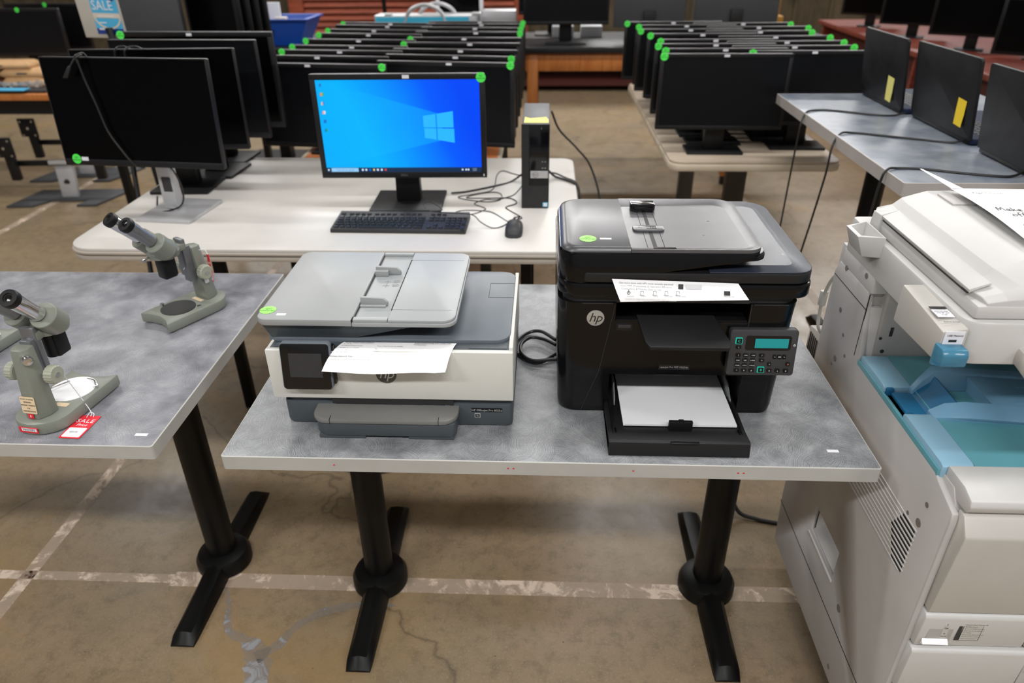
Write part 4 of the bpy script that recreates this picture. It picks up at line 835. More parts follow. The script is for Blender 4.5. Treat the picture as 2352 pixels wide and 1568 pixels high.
b.tube([(.034, 1.46, T+.012), (.0, 1.50, T+.012), (-.03, 1.505, T+.006), (-.055, 1.47, T+.005), (-.058, 1.42, T+.005), (-.03, 1.375, T+.005), (.0, 1.37, T+.005), (.034, 1.40, T+.01)], .0042)
b.tube([(.034, 1.43, T+.016), (.005, 1.46, T+.014), (-.025, 1.468, T+.013), (-.045, 1.44, T+.013), (-.045, 1.40, T+.013), (-.02, 1.365, T+.013), (.034, 1.36, T+.02)], .0042)
tag(b.build('power_cable', 'rubber', None, (0, 1.43, T)), 'coiled black cable lying between the two printers', 'cable')

# ---------------------------------------------------------------- white office copier
off = (.95, 1.18, 0); CP = thing('office_copier', 'large white office copier with pale blue output tray, right of the table', 'copier', off)
XL, XR = .65, 1.28
b = MB()
side = [(.865+.02, .10), (1.47, .10), (1.485, .25), (1.485, .90), (1.47, .93), (1.31, .93), (1.283, .80), (1.283, .783), (.94, .783), (.925, .775), (.868, .758), (.865, .74), (.865, .12)]
b.prism(side, 'x', XL, XL+.012, .003); SP = b.build('side_panel', 'cp2', CP, off)
b = MB(); b.prism([(.872, .10), (1.47, .10), (1.48, .90), (1.30, .90), (1.29, .785), (.90, .785), (.872, .75)], 'x', XL+.010, XR, .002); BD = b.build('body', 'cp2', CP, off)
b = MB(); b.box(XL+.09, XR, .95, 1.40, .055, .10); b.build('chassis', 'ink', CP, off)
for (cx, cy) in ((.76, .98), (.76, 1.37), (1.2, .98), (1.2, 1.37)): MB().cyl((cx-.012, cy, .03), (cx+.012, cy, .03), .03, n=20).build('caster', 'rubber', CP, off)
# side details
b = MB()
for k in range(11):
    z = .55+.0105*k; y0 = .945-.0+(.0 if k < 3 else (k-3)*-.000); b.box(XL-.0012, XL+.002, .93+(.012 if k < 1 else 0), 1.20, z, z+.0035, .0006)
b.build('vent_ribs', 'cp', SP, off)
b = MB()
for k in range(10): z = .5545+.0105*k; b.box(XL-.0004, XL+.004, .935, .935+.07-abs(k-5)*.006, z, z+.005)
b.build('vent_slots', 'cp_shadow', SP, off)
cut_ = MB().box(XL-.02-off[0], XL+.045-off[0], 1.140-off[1], 1.290-off[1], .312-off[2], .388-off[2]).build('cut', 'ink'); cut_.location = off
bpy.context.view_layer.update()
for o_ in (SP, BD):
    md = o_.modifiers.new('cut', 'BOOLEAN'); md.operation = 'DIFFERENCE'; md.object = cut_; md.solver = 'EXACT'
    bpy.context.view_layer.update(); nm_ = bpy.data.meshes.new_from_object(o_.evaluated_get(bpy.context.evaluated_depsgraph_get())); o_.modifiers.clear(); o_.data = nm_; nm_.name = o_.name
bpy.data.objects.remove(cut_)
b = MB(); b.prism([(XL-.003, .306), (XL+.001, .306), (XL+.044, .345), (XL+.044, .340), (XL+.006, .300), (XL-.003, .300)], 'y', 1.137, 1.293, .001)
b.build('hand_grip', 'cp', SP, off)
MB().box(XL-.0006, XL+.001, .867, 1.484, .226, .2285).build('panel_seam', 'cp_shadow', SP, off)
MB().box(XL-.0006, XL+.001, 1.30, 1.302, .79, .93).box(XL-.0006, XL+.001, 1.30, 1.48, .895, .8965).build('panel_seam', 'cp_shadow', SP, off)
b = MB()
for y, z, r in ((.93, .72, .005), (.935, .675, .008), (.97, .665, .004), (1.33, .56, .007), (1.44, .47, .006), (1.41, .84, .006), (1.37, .80, .004), (1.08, .285, .009), (1.16, .40, .002), (1.36, .50, .003), (1.43, .93, .006), (1.335, .955, .006), (1.05, .13, .006), (1.34, .765, .004), (1.38, .735, .007), (1.39, .715, .004)): b.cyl((XL-.0008, y, z), (XL+.002, y, z), r, n=16)
b.build('screw_hole', plastic('hole_grey', srgb(120, 116, 112), .6), CP, off)
# pillar behind the tray and recess wall
b = MB(); b.prism([(1.312, .90), (1.478, .90), (1.478, .97), (1.312, .97)], 'x', XL+.002, XL+.035, .002); b.build('pillar', 'cp2', CP, off)
b = MB(); b.box(XL+.03, XR, 1.285, 1.48, .79, .975, .002); b.build('recess_wall', plastic('recess_wall_grey', srgb(170, 167, 164), .5), CP, off)
b = MB().cyl((XL+.09, 1.2845, .865), (XL+.09, 1.29, .865), .008, n=18).box(XL+.08, XL+.096, 1.284, 1.29, .93, .937).box(XL+.098, XL+.1015, 1.284, 1.29, .905, .92).cyl((XL+.045, 1.284, .81), (XL+.045, 1.29, .81), .004, n=14).cyl((XL+.035, 1.284, .84), (XL+.035, 1.29, .84), .003, n=12).box(XL+.05, XL+.056, 1.284, 1.29, .845, .865)
b.build('wall_fittings', 'darkgrey', CP, off)
# blue output tray
MB().prism([(1.278, .770), (1.278, .803), (1.175, .803), (1.165, .800), (1.165, .770)], 'x', XL+.004, XL+.055, .002).build('tray_rim', 'cp_blue', CP, off)
MB().prism([(1.08, .770), (1.08, .800), (1.07, .803), (.940, .803), (.932, .80), (.932, .770)], 'x', XL+.004, XL+.055, .002).build('tray_rim', 'cp_blue', CP, off)
b = MB(); b.box(XL+.0005, XL+.005, .935, 1.282, .765, .792, .001).box(XL+.004, XL+.05, 1.07, 1.175, .766, .785); b.build('tray_lower_rim', 'cp_teal', CP, off)
b = MB(); b.box(XL+.056, XR, .932, 1.283, .77, .801, .001); b.build('tray_floor', 'cp_teal', CP, off)
b = MB()
b.loft([[(.700, 1.165, .803), (.715, 1.172, .820), (.745, 1.195, .832), (1.28, 1.195, .80), (1.28, 1.19, .77), (.70, 1.165, .77)], [(.700, 1.15, .803), (.715, 1.155, .822), (.745, 1.172, .834), (1.28, 1.165, .802), (1.28, 1.165, .77), (.70, 1.15, .77)]], bev=.002)
b.loft([[(.700, 1.09, .803), (.722, 1.085, .822), (.750, 1.075, .832), (1.28, 1.06, .80), (1.28, 1.06, .77), (.70, 1.09, .77)], [(.700, 1.065, .803), (.728, 1.055, .810), (.755, 1.045, .816), (1.28, 1.03, .790), (1.28, 1.03, .77), (.70, 1.065, .77)]], bev=.002)
b.loft([[(.80, 1.075, .826), (.80, 1.165, .828), (.80, 1.165, .77), (.80, 1.075, .77)], [(1.28, 1.06, .800), (1.28, 1.165, .802), (1.28, 1.165, .77), (1.28, 1.06, .77)]], bev=.002)
for k in range(3): b.box(.83+k*.01, 1.28, 1.085+k*.025, 1.0865+k*.025, .80, .8245)
b.build('tray_ridge', plastic('mid_blue_tray', srgb(116, 162, 192), .38, .04, grain=.2), CP, off)
b = MB(); b.box(.665, .80, 1.085, 1.158, .787, .795, .003).loft([[(.700, 1.085, .795), (.74, 1.08, .825), (.74, 1.165, .827), (.700, 1.158, .795)], [(.704, 1.085, .795), (.745, 1.08, .822), (.745, 1.165, .824), (.704, 1.158, .795)]]); b.box(.658, .672, 1.072, 1.085, .77, .800, .002).box(.658, .672, 1.160, 1.172, .77, .800, .002)
b.build('tray_stop', 'cp_navy', CP, off)
# front lip and doors
b = MB(); b.prism([(.932, .804), (.88, .804), (.856, .796), (.852, .785), (.858, .770), (.90, .768), (.932, .768)], 'x', XL+.012, XR, .003); b.build('front_lip', 'cp', CP, off)
b = MB(); b.prism([(.864, .764), (.858, .763), (.838, .736), (.838, .730), (.850, .552), (.875, .552), (.875, .764)], 'x', XL+.012, XR-.02, .003); b.build('front_door', 'cp3', CP, off)
b = MB(); b.prism([(.852, .547), (.848, .540), (.852, .466), (.875, .466), (.875, .547)], 'x', XL+.010, .845, .003); b.build('switch_panel', 'cp', CP, off)
b = MB(); b.prism([(.850, .460), (.846, .454), (.850, .345), (.875, .345), (.875, .460)], 'x', XL+.008, .862, .003); b.build('lower_panel', 'cp', CP, off)
b = MB(); b.prism([(.850, .340), (.846, .334), (.850, .22), (.875, .22), (.875, .340)], 'x', XL+.008, XR-.02, .003); b.build('paper_tray_front', 'cp', CP, off)
b = MB().box(.85, XR-.02, .852, .875, .466, .547, .003).box(.867, XR-.02, .853, .875, .345, .460, .003); b.box(.872, .95, .8505, .856, .40, .418, .001, 1); b.text('20', .012, XF((.898, .8503, .409), *FRONT), 2); b.build('drawer_front', ['cp2', 'label', 'ink'], CP, off)
b = MB().prism(rrect(.674, .716, .475, .532, .008, 4), 'y', .8495, .8525, .001, 0); b.box(.697, .707, .849, .850, .49, .53, 0, 1); b.prism([(.850, .474), (.842, .480), (.850, .488)], 'x', .668, .712, .001, 3); b.text('I', .007, XF((.702, .8488, .524), *FRONT), 2).text('On', .005, XF((.702, .8488, .515), *FRONT), 2).text('o', .006, XF((.702, .8488, .502), *FRONT), 2).text('Stand By', .0026, XF((.702, .8488, .495), *FRONT), 2)
b.build('main_switch', [plastic('recess_pale', srgb(170, 168, 165), .45), 'cp3', 'ink', 'paper'], CP, off)
b = MB().box(.7225, .7285, .8490, .8497, .485, .530, 0, 0).box(.7295, .763, .8490, .8497, .485, .530, 0, 1).box(.7305, .762, .8487, .8492, .4862, .5288, 0, 2)
for k, tx in enumerate(('Caution When Turning Off', 'the Main Power', 'Do not turn off the main power', 'switch while the On indicator is', 'lit or blinking.', 'Before turning off the main power', 'press the operation switch and', 'make sure the indicator is off.')): b.text(tx, .0033 if k < 2 else .0026, XF((.732, .8486, .5255-k*.0050), *FRONT), 1, align='LEFT', ext=.00005)
b.build('caution_label', ['darkgrey', 'ink', 'cp3'], CP, off)
# scanner unit
b = MB(); b.prism(rrect(XL, XR, .985, 1.46, (.03, .01, .01, .01), 5), 'z', .962, 1.036, .005); b.box(XL+.0005, XL+.04, 1.30, 1.46, .9305, .966, .003); b.box(.69, XR, 1.03, 1.28, .945, .965, .003); b.build('scanner_unit', 'cp', CP, off)
def csec(y, s=1.0, dx=0, dz=0): return [(x, y, z) for x, z in ((.664+dx, 1.042), (.661+dx, 1.072+dz*.3), (.690+dx, 1.083+dz*.5), (.700+dx*2, 1.100+dz), (.745+dx*2, 1.114+dz), (.790+dx*2, 1.1145+dz), (.84, 1.106+dz*.5), (.98, 1.112+dz), (1.27, 1.122+dz), (1.28, 1.042))]
b = MB(); b.box(.662, 1.27, .995, 1.40, 1.0365, 1.060, .006); b.build('platen_rim', 'cp', CP, off)
b = MB(); b.loft([csec(1.43, dx=.02, dz=-.022), csec(1.40, dx=.005, dz=-.004), csec(1.36), csec(1.05), csec(1.01, dx=.012, dz=-.012), csec(.998, dx=.016, dz=-.03)], bev=.0015, ang=20); b.build('platen_lid', 'cp', CP, off, sharp=15)
b = MB(); b.loft([[(.6595, 1.355, 1.074), (.689, 1.355, 1.0855), (.692, 1.355, 1.083), (.661, 1.355, 1.068)], [(.6595, 1.025, 1.074), (.689, 1.025, 1.0855), (.692, 1.025, 1.083), (.661, 1.025, 1.068)]], bev=.001); b.box(.6600, .664, 1.03, 1.35, 1.0655, 1.0675, 0, 1); b.build('lid_grip', ['cp', 'cp_shadow'], CP, off)
b = MB(); b.loft([[(.655, 1.39, 1.035), (.663, 1.39, 1.035), (.668, 1.39, 1.073), (.658, 1.39, 1.073)], [(.655, 1.355, 1.035), (.663, 1.355, 1.035), (.690, 1.355, 1.086), (.658, 1.355, 1.075)]], bev=.001); b.build('lid_clip', 'cp', CP, off)
b = MB(); b.prism([(1.02, 1.121), (1.02, 1.134), (1.12, 1.142), (1.27, 1.142), (1.27, 1.121)], 'y', 1.33, 1.40, .002, 0); b.prism(rrect(.93, 1.25, 1.12, 1.36, .01), 'z', 1.120, 1.126, .001, 1); b.build('document_tray', ['cp_blue', 'cp_navy'], CP, off)
b = MB(); b.box(.755, .80, 1.30, 1.36, 1.1125, 1.1175, .001, 0, Mx=None).box(.80, .83, 1.25, 1.28, 1.1165, 1.1178, 0, 1); b.build('document_marker', ['cp2', 'navy'], CP, off)
b = MB().loft([[(.617, .985, .968), (.655, .985, .972), (.655, .985, 1.026), (.617, .985, 1.020)], [(.617, 1.135, .962), (.655, 1.135, .962), (.655, 1.135, 1.031), (.617, 1.135, 1.031)]], bev=.003); b.build('card_reader', 'cp3', CP, off)
b = MB().box(.620, .650, .9835, .9845, 1.000, 1.022, 0, 0).box(.628, .640, .983, .9838, 1.004, 1.008, 0, 1); b.text('USB Memory', .0045, XF((.636, .9832, 1.015), *FRONT), 1)
b.box(.622, .648, 1.045, 1.052, 1.0300, 1.0308, 0, 1).box(.622, .648, 1.018, 1.043, 1.0288, 1.0298, 0, 0); b.text('Device Access', .0042, XF((.636, 1.003, 1.0288), *TOP), 1); b.text('Close the cover', .0034, XF((.635, 1.037, 1.0299), *TOP), 1).text('when SD card', .0034, XF((.635, 1.031, 1.0299), *TOP), 1).text('in use', .0034, XF((.635, 1.025, 1.0299), *TOP), 1)
b.build('reader_label', ['label', 'ink'], CP, off)
b = MB(); b.prism([(.978, .965), (.990, .960), (.990, 1.000), (.965, 1.000), (.958, .992), (.960, .972)], 'x', .612, .652, .003); b.build('reader_cover', 'glassblue', CP, off)
# side cup and control arm
def cupring(i, z, ins=0): return [(x, y, z+dz) for x, y, dz in ((.606+i+ins, 1.318+ins, 0), (.652-ins, 1.300+ins, .004), (.652-ins, 1.392-ins, .004), (.606+i+ins, 1.380-ins, 0))]
b = MB(); b.loft([cupring(.016, 1.004), cupring(0, 1.045), cupring(.0035, 1.046, .0045), cupring(.016, 1.012, .0045)], bev=.0008); b.build('side_cup', 'cp', CP, off)
b = MB(); b.loft([[(.736, 1.04, 1.004), (.90, 1.04, 1.004), (.90, 1.04, .976), (.736, 1.04, .976)], [(.74, .86, .975), (.92, .86, .975), (.92, .86, .935), (.74, .86, .935)]], bev=.008); b.build('panel_arm', 'cp3', CP, off)
b = MB(); b.loft([[(.775, .93, 1.003), (1.25, .93, 1.003), (1.25, .93, .972), (.775, .93, .972)], [(.785, .72, .965), (1.25, .72, .965), (1.25, .72, .930), (.785, .72, .930)]], bev=.006); b.bm.free(); 
# rear hopper and cable
b = MB(); b.prism([(1.49, .60), (1.60, .60), (1.60, .70), (1.525, .715), (1.505, .74), (1.50, .90), (1.49, .90)], 'x', .672, .74, .003)
for k in range(7): b.box(.6705, .673, 1.515+k*.011, 1.520+k*.011, .62, .69, 0, 1)
b.build('rear_vent_box', ['cp3', 'cp_shadow'], CP, off)
b = MB().tube([(.665, 1.47, .915), (.655, 1.50, .87), (.65, 1.51, .82), (.652, 1.515, .77), (.655, 1.51, .74), (.675, 1.505, .715)], .004).cyl((.650, 1.512, .80), (.652, 1.515, .835), .009, n=16, bev=.002); b.build('copier_cable', 'cable_white', CP, off)
# page on the copier
o4 = (.85, 1.2, 1.125); pg = thing('handwritten_sheet', 'white page with a handwritten offer note lying on the copier', 'paper', o4)
A_, B_, C_, D_ = Vector((.778, 1.365, 1.126)), Vector((.985, 1.35, 1.129)), Vector((.98, 1.07, 1.129)), Vector((.768, 1.085, 1.126)); b = MB(); bb = bmesh.new(); G = []
def on4(u, v): return A_.lerp(B_, u).lerp(D_.lerp(C_, u), v)+Vector((0, 0, .005*math.sin(v*3.1)*(1-u)))
for j in range(11): G.append([bb.verts.new(on4(i/8, j/10)) for i in range(9)])
for j in range(10):
    for i in range(8): bb.faces.new((G[j][i], G[j+1][i], G[j+1][i+1], G[j][i+1]))
bmesh.ops.recalc_face_normals(bb, faces=bb.faces); bmesh.ops.solidify(bb, geom=bb.faces[:], thickness=.0002); b.add(bb); b.loft([[(.778, 1.36, 1.127), (.80, 1.36, 1.127), (.80, 1.36, 1.1275), (.778, 1.36, 1.1275)], [(.766, 1.47, 1.133), (.770, 1.47, 1.133), (.770, 1.47, 1.1335), (.766, 1.47, 1.1335)]]); b.build('sheet', 'paper', pg, o4)
b = MB(); xd = (B_-A_).normalized(); yd = (A_-D_).normalized(); up = Vector((0, 0, .0012))
HW = [[(0, 0), (.12, .95), (.35, .35), (.62, 1), (.72, .02)], [(1.22, .45), (1.05, .52), (.92, .25), (1.02, .02), (1.2, .18), (1.24, .45), (1.3, .03)], [(1.6, 1), (1.52, .02)], [(1.88, .55), (1.56, .28), (1.9, .02)], [(2.1, .25), (2.4, .32), (2.3, .52), (2.1, .42), (2.1, .1), (2.42, .04)],
      [(1.0, -1.0), (.8, -1.1), (.78, -1.4), (1.0, -1.5), (1.18, -1.25), (1.0, -1.0)], [(1.75, -.55), (1.55, -.6), (1.45, -1.6)], [(1.3, -1.05), (1.7, -1.0)], [(2.2, -.55), (2.0, -.6), (1.9, -1.6)], [(1.8, -1.05), (2.15, -1.0)], [(2.3, -1.25), (2.6, -1.2), (2.5, -1.0), (2.3, -1.1), (2.3, -1.4), (2.6, -1.45)], [(2.8, -1.0), (2.8, -1.45)], [(2.8, -1.15), (2.95, -1.0), (3.1, -1.02)]]
for st_ in HW: b.tube([on4(.09+px_*.078, .50-py_*.062)+up for px_, py_ in st_], .0005, 6)
b.tube([on4(.12, .74)+up, on4(.20, .68)+up, on4(.32, .65)+up, on4(.45, .66)+up], .0005).tube([on4(.18, .77)+up, on4(.26, .72)+up, on4(.38, .70)+up], .0005)
b.text('Page Counter', .010, XF(on4(.25, .12)+up, xd, yd), 1)
for k in range(9): b.tube([on4(.12, .22+k*.075)+up, on4(.95, .22+k*.075)+up], .0003, mi=2, sm=0)
b.build('handwriting', ['ink', 'ink_grey', 'ink_lite'], pg, o4)

# ---------------------------------------------------------------- microscopes
def microscope(label, loc, rz, rev, disc, tagl=None):
    """origin under the stage; pillar stands at local +Y, eyepieces lean to -Y (or over the pillar when rev)"""
    t_ = thing('stereo_microscope', label, 'microscope', loc, rz, None)
    out = [(-.056, -.070), (-.030, -.058), (0, -.053), (.030, -.058), (.056, -.070), (.057, -.04), (.056, .06)]
    out += [(.056*math.cos(R(a)), .075+.050*math.sin(R(a))) for a in range(0, 181, 15)]+[(-.056, .06), (-.057, -.04)]
    MB().prism(out, 'z', .002, .028, .004).build('base', 'mic', t_)
    b = MB().cyl((0, 0, .0275), (0, 0, .0295), .042, n=40)
    if disc == 'paper': b.cyl((0, .0, .0275), (0, 0, .0292), .046, n=40)
    b.build('stage_plate', disc if disc == 'paper' else 'ink', t_)
    for px_, py_, tp in ((-.045, -.015, [(-.045, -.015, .034), (-.03, -.03, .034), (-.01, -.035, .033)]), (.045, .03, [(.046, .03, .034), (.03, .0, .034), (.02, -.02, .033)])):
        b = MB().cyl((px_, py_, .027), (px_, py_, .034), .005, n=14)
        if disc == 'paper': b.tube(tp, .0015)
        b.build('stage_clip', 'chrome', t_)
    b = MB(); b.loft([[(-.026, .068, .028), (.026, .068, .028), (.026, .088, .028), (.014, .108, .028), (-.014, .108, .028), (-.026, .088, .028)], [(-.018, .062, .172), (.018, .062, .172), (.018, .078, .172), (.010, .090, .172), (-.010, .090, .172), (-.018, .078, .172)]], bev=.003)
    b.build('pillar', 'mic', t_)
    MB().box(-.012, .012, .044, .064, .085, .178, .002).box(-.016, .016, .040, .052, .10, .20, .003).build('focus_rack', 'steel', t_)
    b = MB().cyl((-.050, .068, .112), (.050, .068, .112), .004, n=12, mi=1)
    for s_ in (-1, 1):
        n = 36; b.loft([[(s_*xx, .068+(r+(.0012 if k % 2 else 0))*math.cos(2*math.pi*k/n), .112+(r+(.0012 if k % 2 else 0))*math.sin(2*math.pi*k/n)) for k in range(n)] for xx, r in ((.034, .015), (.036, .0175), (.050, .0175), (.052, .0155))], 0, 0); b.cyl((s_*.0515, .068, .112), (s_*.054, .068, .112), .005, n=14, mi=1)
    b.build('focus_knob', ['mic2', 'chrome'], t_)
    MB().cyl((-.012, .085, .155), (-.028, .095, .155), .009, n=20, bev=.002).build('lock_knob', 'chrome', t_)
    d = -1 if not rev else 1
    b = MB(); b.lathe([(.024, .168), (.036, .172), (.038, .184), (.034, .190), (.030, .202), (.020, .206)], (0, 0, 0), (0, 0, 1), 36); b.box(-.018, .018, .0, .050, .172, .190, .004)
    b.build('head', 'mic', t_)
    b = MB().box(-.017, .017, -.020, .014, .115, .170, .005).cyl((0, .008, .118), (0, .008, .170), .014, n=20); b.build('objective', 'blk', t_)
    for s_ in (-1, 1):
        ax = Vector((s_*.10, d*.66, .75)).normalized(); p0 = Vector((s_*.026, d*.004, .190))
        b = MB(); b.lathe([(.018, -.014), (.0262, .0), (.0262, .040), (.0250, .0415), (.004, .042)], p0, ax, 36); b.build('prism_housing', 'mic', t_, sharp=25)
        q = p0+ax*.041+Vector((-s_*.006, d*.004, .004)); b = MB()
        b.lathe([(.0150, 0), (.0150, .048 if s_ > 0 else .036), (.0160, .049), (.0160, .068), (.014, .069)], q, ax, 32, 0)
        b.build('eyepiece_tube', 'steel' if s_ > 0 else 'chrome', t_, sharp=30)
        b = MB(); b.lathe([(.0140, .068), (.0172, .069), (.0178, .078), (.0165, .082), (.0095, .0822), (.0085, .0800)], q, ax, 32, 0); b.lathe([(.0085, .0795), (.0060, .0802), (.0005, .0812)], q, ax, 24, 1); b.build('eyecup', ['blk', 'blk_gloss'], t_)
    MB().cyl((0, d*.036, .180), (0, d*.050, .176), .0025, n=10).cyl((0, d*.050, .176), (0, d*.055, .175), .005, n=12).build('head_screw', 'chrome', t_)
    return t_
s2 = microscope('grey-green binocular microscope with black stage disc near the far table edge', (-.918, 1.572, T), R(-31), False, 'ink')
MB().box(-.018, .018, .052, .062, .0282, .0288).build('property_label', 'tan_label', s2)
b = MB().prism(rrect(-.006, .006, -.022, .022, .003, 3), 'z', 0, .0006, 0, 0, Mx=XF((.0248, .078, .095), (0, 1, 0), (-.07, 0, 1))); b.build('paper_label', 'label', s2)
s1 = microscope('grey-green microscope with white stage plate and identification label near the table front', (-.974, 1.200, T), R(172), True, 'paper')
b = MB(); pl = XF((.0, .1055, .060), (-1, 0, 0), (0, -.13, 1)); pl = pl @ Matrix.Scale(.86, 4, (1, 0, 0)); b.prism(rrect(-.0185, .0185, -.018, .018, .003, 3), 'z', 0, .0008, 0, 0, Mx=pl)
for k, tx in enumerate(('UNIVERSITY OF CALIFORNIA', 'RIVERSIDE', 'INDELIBLY MARKED', 'FOR', 'IDENTIFICATION')): b.text(tx, .0042 if k else .0026, pl @ Matrix.Translation((0, .013-k*.0065, .0009)), 1)
b.build('identification_label', ['tan_label', 'ink'], s1)
b = MB(); pl = XF((.0, .109, .0365), (-1, 0, 0), (0, -.1, 1)); b.prism(rrect(-.006, .006, -.005, .005, .0005, 2), 'z', 0, .0008, 0, 0, Mx=pl); b.text('8', .007, pl @ Matrix.Translation((0, 0, .0009)), 1); b.build('number_label', ['red', 'label'], s1)
b = MB(); pl = XF((0, .1255, .015), (-1, 0, 0), (0, 0, 1)); b.box(-.020, .020, -.006, .006, -.001, .0008, 0, 0, Mx=pl).box(-.014, .019, -.002, .005, .0005, .001, 0, 1, Mx=pl); b.text('MASTERS', .0065, pl @ Matrix.Translation((.002, .0015, .001)), 2); b.build('maker_plate', ['red', 'label', 'ink'], s1)
MB().box(-.034, -.006, .048, .060, .0282, .0288).build('property_label', 'tan_label', s1)
s3 = microscope('grey microscope cut off by the left picture edge, behind the labelled one', (-1.320, 1.400, T), R(172), True, 'paper')
# tags
o5 = (-.952, 1.122, T); tg = thing('price_tag', 'red sale tag lying on the table below the nearest microscope', 'tag', o5)
m = XF((-.952, 1.124, T+.0025), (.42, .90, .0), (-.9, .42, 0)) ; b = MB()
mm = Matrix.Translation((-.912, 1.108, T+.0006)) @ Matrix.Rotation(R(-3), 4, 'Z')
b.prism(rrect(-.0215, .0215, -.037, .037, .001, 2), 'z', 0, .0008, 0, 0, Mx=mm); b.prism(rrect(-.0185, .0185, -.034, -.004, .003, 3), 'z', .0006, .0011, 0, 1, Mx=mm)
b.text('SALE', .0165, mm @ Matrix.Translation((0, .018, .0009)), 1, spacing=1.1); b.text('Price', .011, mm @ Matrix.Translation((0, .005, .0009)), 1, shear=.3); b.text('$50.00', .006, mm @ Matrix.Translation((-.002, -.018, .0012)), 2)
b.build('tag_card', ['red', 'label', 'ink_grey'], tg, o5)
b = MB(); top_ = mm @ Vector((0, .034, .001)); b.tube([top_, top_+Vector((.0, .006, .006)), Vector((-.930, 1.160, T+.035)), Vector((-.936, 1.143, T+.105))], .0008).tube([top_+Vector((-.006, -.004, 0)), top_+Vector((-.003, .006, .005)), top_+Vector((.006, .004, .004)), top_+Vector((.008, -.003, .001))], .0008); b.build('string', 'label', tg, o5)
o6 = (-.85, 1.66, T+.12); tg = thing('price_tag', 'red sale tag hanging from the focus knob of the far microscope', 'tag', o6)
mm = Matrix.Translation((-.838, 1.625, T+.115)) @ Matrix.Rotation(R(-50), 4, 'Z') @ Matrix.Rotation(R(84), 4, 'X') @ Matrix.Rotation(R(16), 4, 'Z')
b = MB(); b.prism(rrect(-.011, .011, -.034, .034, .001, 2), 'z', 0, .0008, 0, 0, Mx=mm); b.prism(rrect(-.009, .009, -.032, -.006, .002, 2), 'z', -.0003, .0011, 0, 1, Mx=mm); b.text('SALE', .008, mm @ Matrix.Translation((0, .012, .0009)), 1); b.build('tag_card', ['red', 'label'], tg, o6)
b = MB(); top_ = mm @ Vector((0, .034, 0)); b.tube([top_, (-.852, 1.638, T+.160), (-.880, 1.625, T+.150), (-.895, 1.60, T+.12)], .0008); b.build('string', 'label', tg, o6)

# ---------------------------------------------------------------- laptops on the tall table
def laptop(label, yc, wd, x, open_=R(8), note=None, logo=False):
    off_ = (x, yc, ZL); t_ = thing('laptop', label, 'laptop', off_)
    MB().prism(rrect(0, .245, -wd/2, wd/2, .012, 4), 'z', .003, .021, .004).build('laptop_base', 'lap_deck', t_)
    k = MB()
    for i in range(5):
        for j in range(13): k.box(.045+i*.019, .060+i*.019, -wd*.38+j*wd*.058, -wd*.38+j*wd*.058+.0145, .0205, .0222)
    k.build('laptop_keys', 'key', t_); MB().box(.16, .225, -.05, .05, .0205, .0212).build('touchpad', 'darkgrey', t_)
    lm = Matrix.Translation((.004, 0, .016)) @ Matrix.Rotation(-open_, 4, 'Y'); b = MB(); b.prism(rrect(-wd/2, wd/2, 0, .235, (.004, .004, .010, .010), 4), 'x', -.010, .0, .002, Mx=lm)
    if logo:
        m = lm @ XF((-.0102, .0, .125), *LEFTF); b.loft([[(q*math.cos(2*math.pi*k/24), q*math.sin(2*math.pi*k/24), .0006) for k in range(24)] for q in (.018, .0165)], caps=False, Mx=m, mi=1); b.text('DELL', .011, m @ Matrix.Translation((0, 0, .0005)), 1)
    b.build('laptop_lid', ['lap', 'darkgrey'], t_); MB().box(-.004, .006, -wd/2+.01, wd/2-.01, .004, .022, .003).build('hinge', 'blk', t_)
    b = MB().box(-.0005, .001, -.12, -.105, .007, .014).box(-.0005, .001, .05, .08, .007, .014).box(-.0005, .001, .10, .125, .006, .015); b.build('ports', 'ink', t_)
    MB().box(.0004+.0001, .001, -wd/2+.012, wd/2-.012, .016, .232, Mx=Matrix.Translation((.004, 0, .016)) @ Matrix.Rotation(-open_, 4, 'Y')).build('laptop_display', 'display', t_)
    if note:
        ny, nz, nw, nh, mt, nl = note; m = lm @ Matrix.Translation((-.0112, ny, nz)) @ Matrix.Rotation(R(4), 4, 'X'); b = MB()
        S = [[(-.0006-.0, sy*nw/2, sz) for sy in (1, -1)] for sz in ()]
        b.loft([[(0, nw/2, nh/2), (0, -nw/2, nh/2), (-.0004, -nw/2, nh/2), (-.0004, nw/2, nh/2)], [(-.002, nw/2, 0), (-.002, -nw/2, 0), (-.0024, -nw/2, 0), (-.0024, nw/2, 0)], [(-.003, nw/2, -nh/2), (-.006, -nw/2, -nh/2+.002), (-.0064, -nw/2, -nh/2+.002), (-.0034, nw/2, -nh/2)]], Mx=m)
        o_ = b.build('sticky_note', mt, None); o_.location = off_; tag(o_, nl, 'note')
    return t_
laptop('open black laptop with a pale yellow note, rearmost on the tall table', 2.83, .37, 1.262, note=(-.085, .055, .052, .085, 'yellow', 'pale yellow note stuck to the rearmost laptop lid'), logo=True)
laptop('open black laptop with a bright yellow note, middle of the three', 2.42, .40, 1.285, note=(-.130, .070, .050, .080, 'yellow2', 'bright yellow note stuck to the middle laptop lid'))
laptop('open black laptop nearest the copier, cut off by the right picture edge', 1.96, .39, 1.275)
zc = ZL+.003
cable('laptop_cable', [(1.262, 2.62, zc+.008), (1.22, 2.62, zc), (1.16, 2.63, zc), (1.05, 2.70, zc), (.99, 2.71, zc), (.945, 2.68, zc), (.925, 2.66, zc-.03), (.918, 2.65, .88), (.912, 2.64, .6), (.905, 2.62, .3), (.92, 2.6, .05), (1.0, 2.6, .006)], .0035, 'black charger cable from the rearmost laptop over the table edge').data
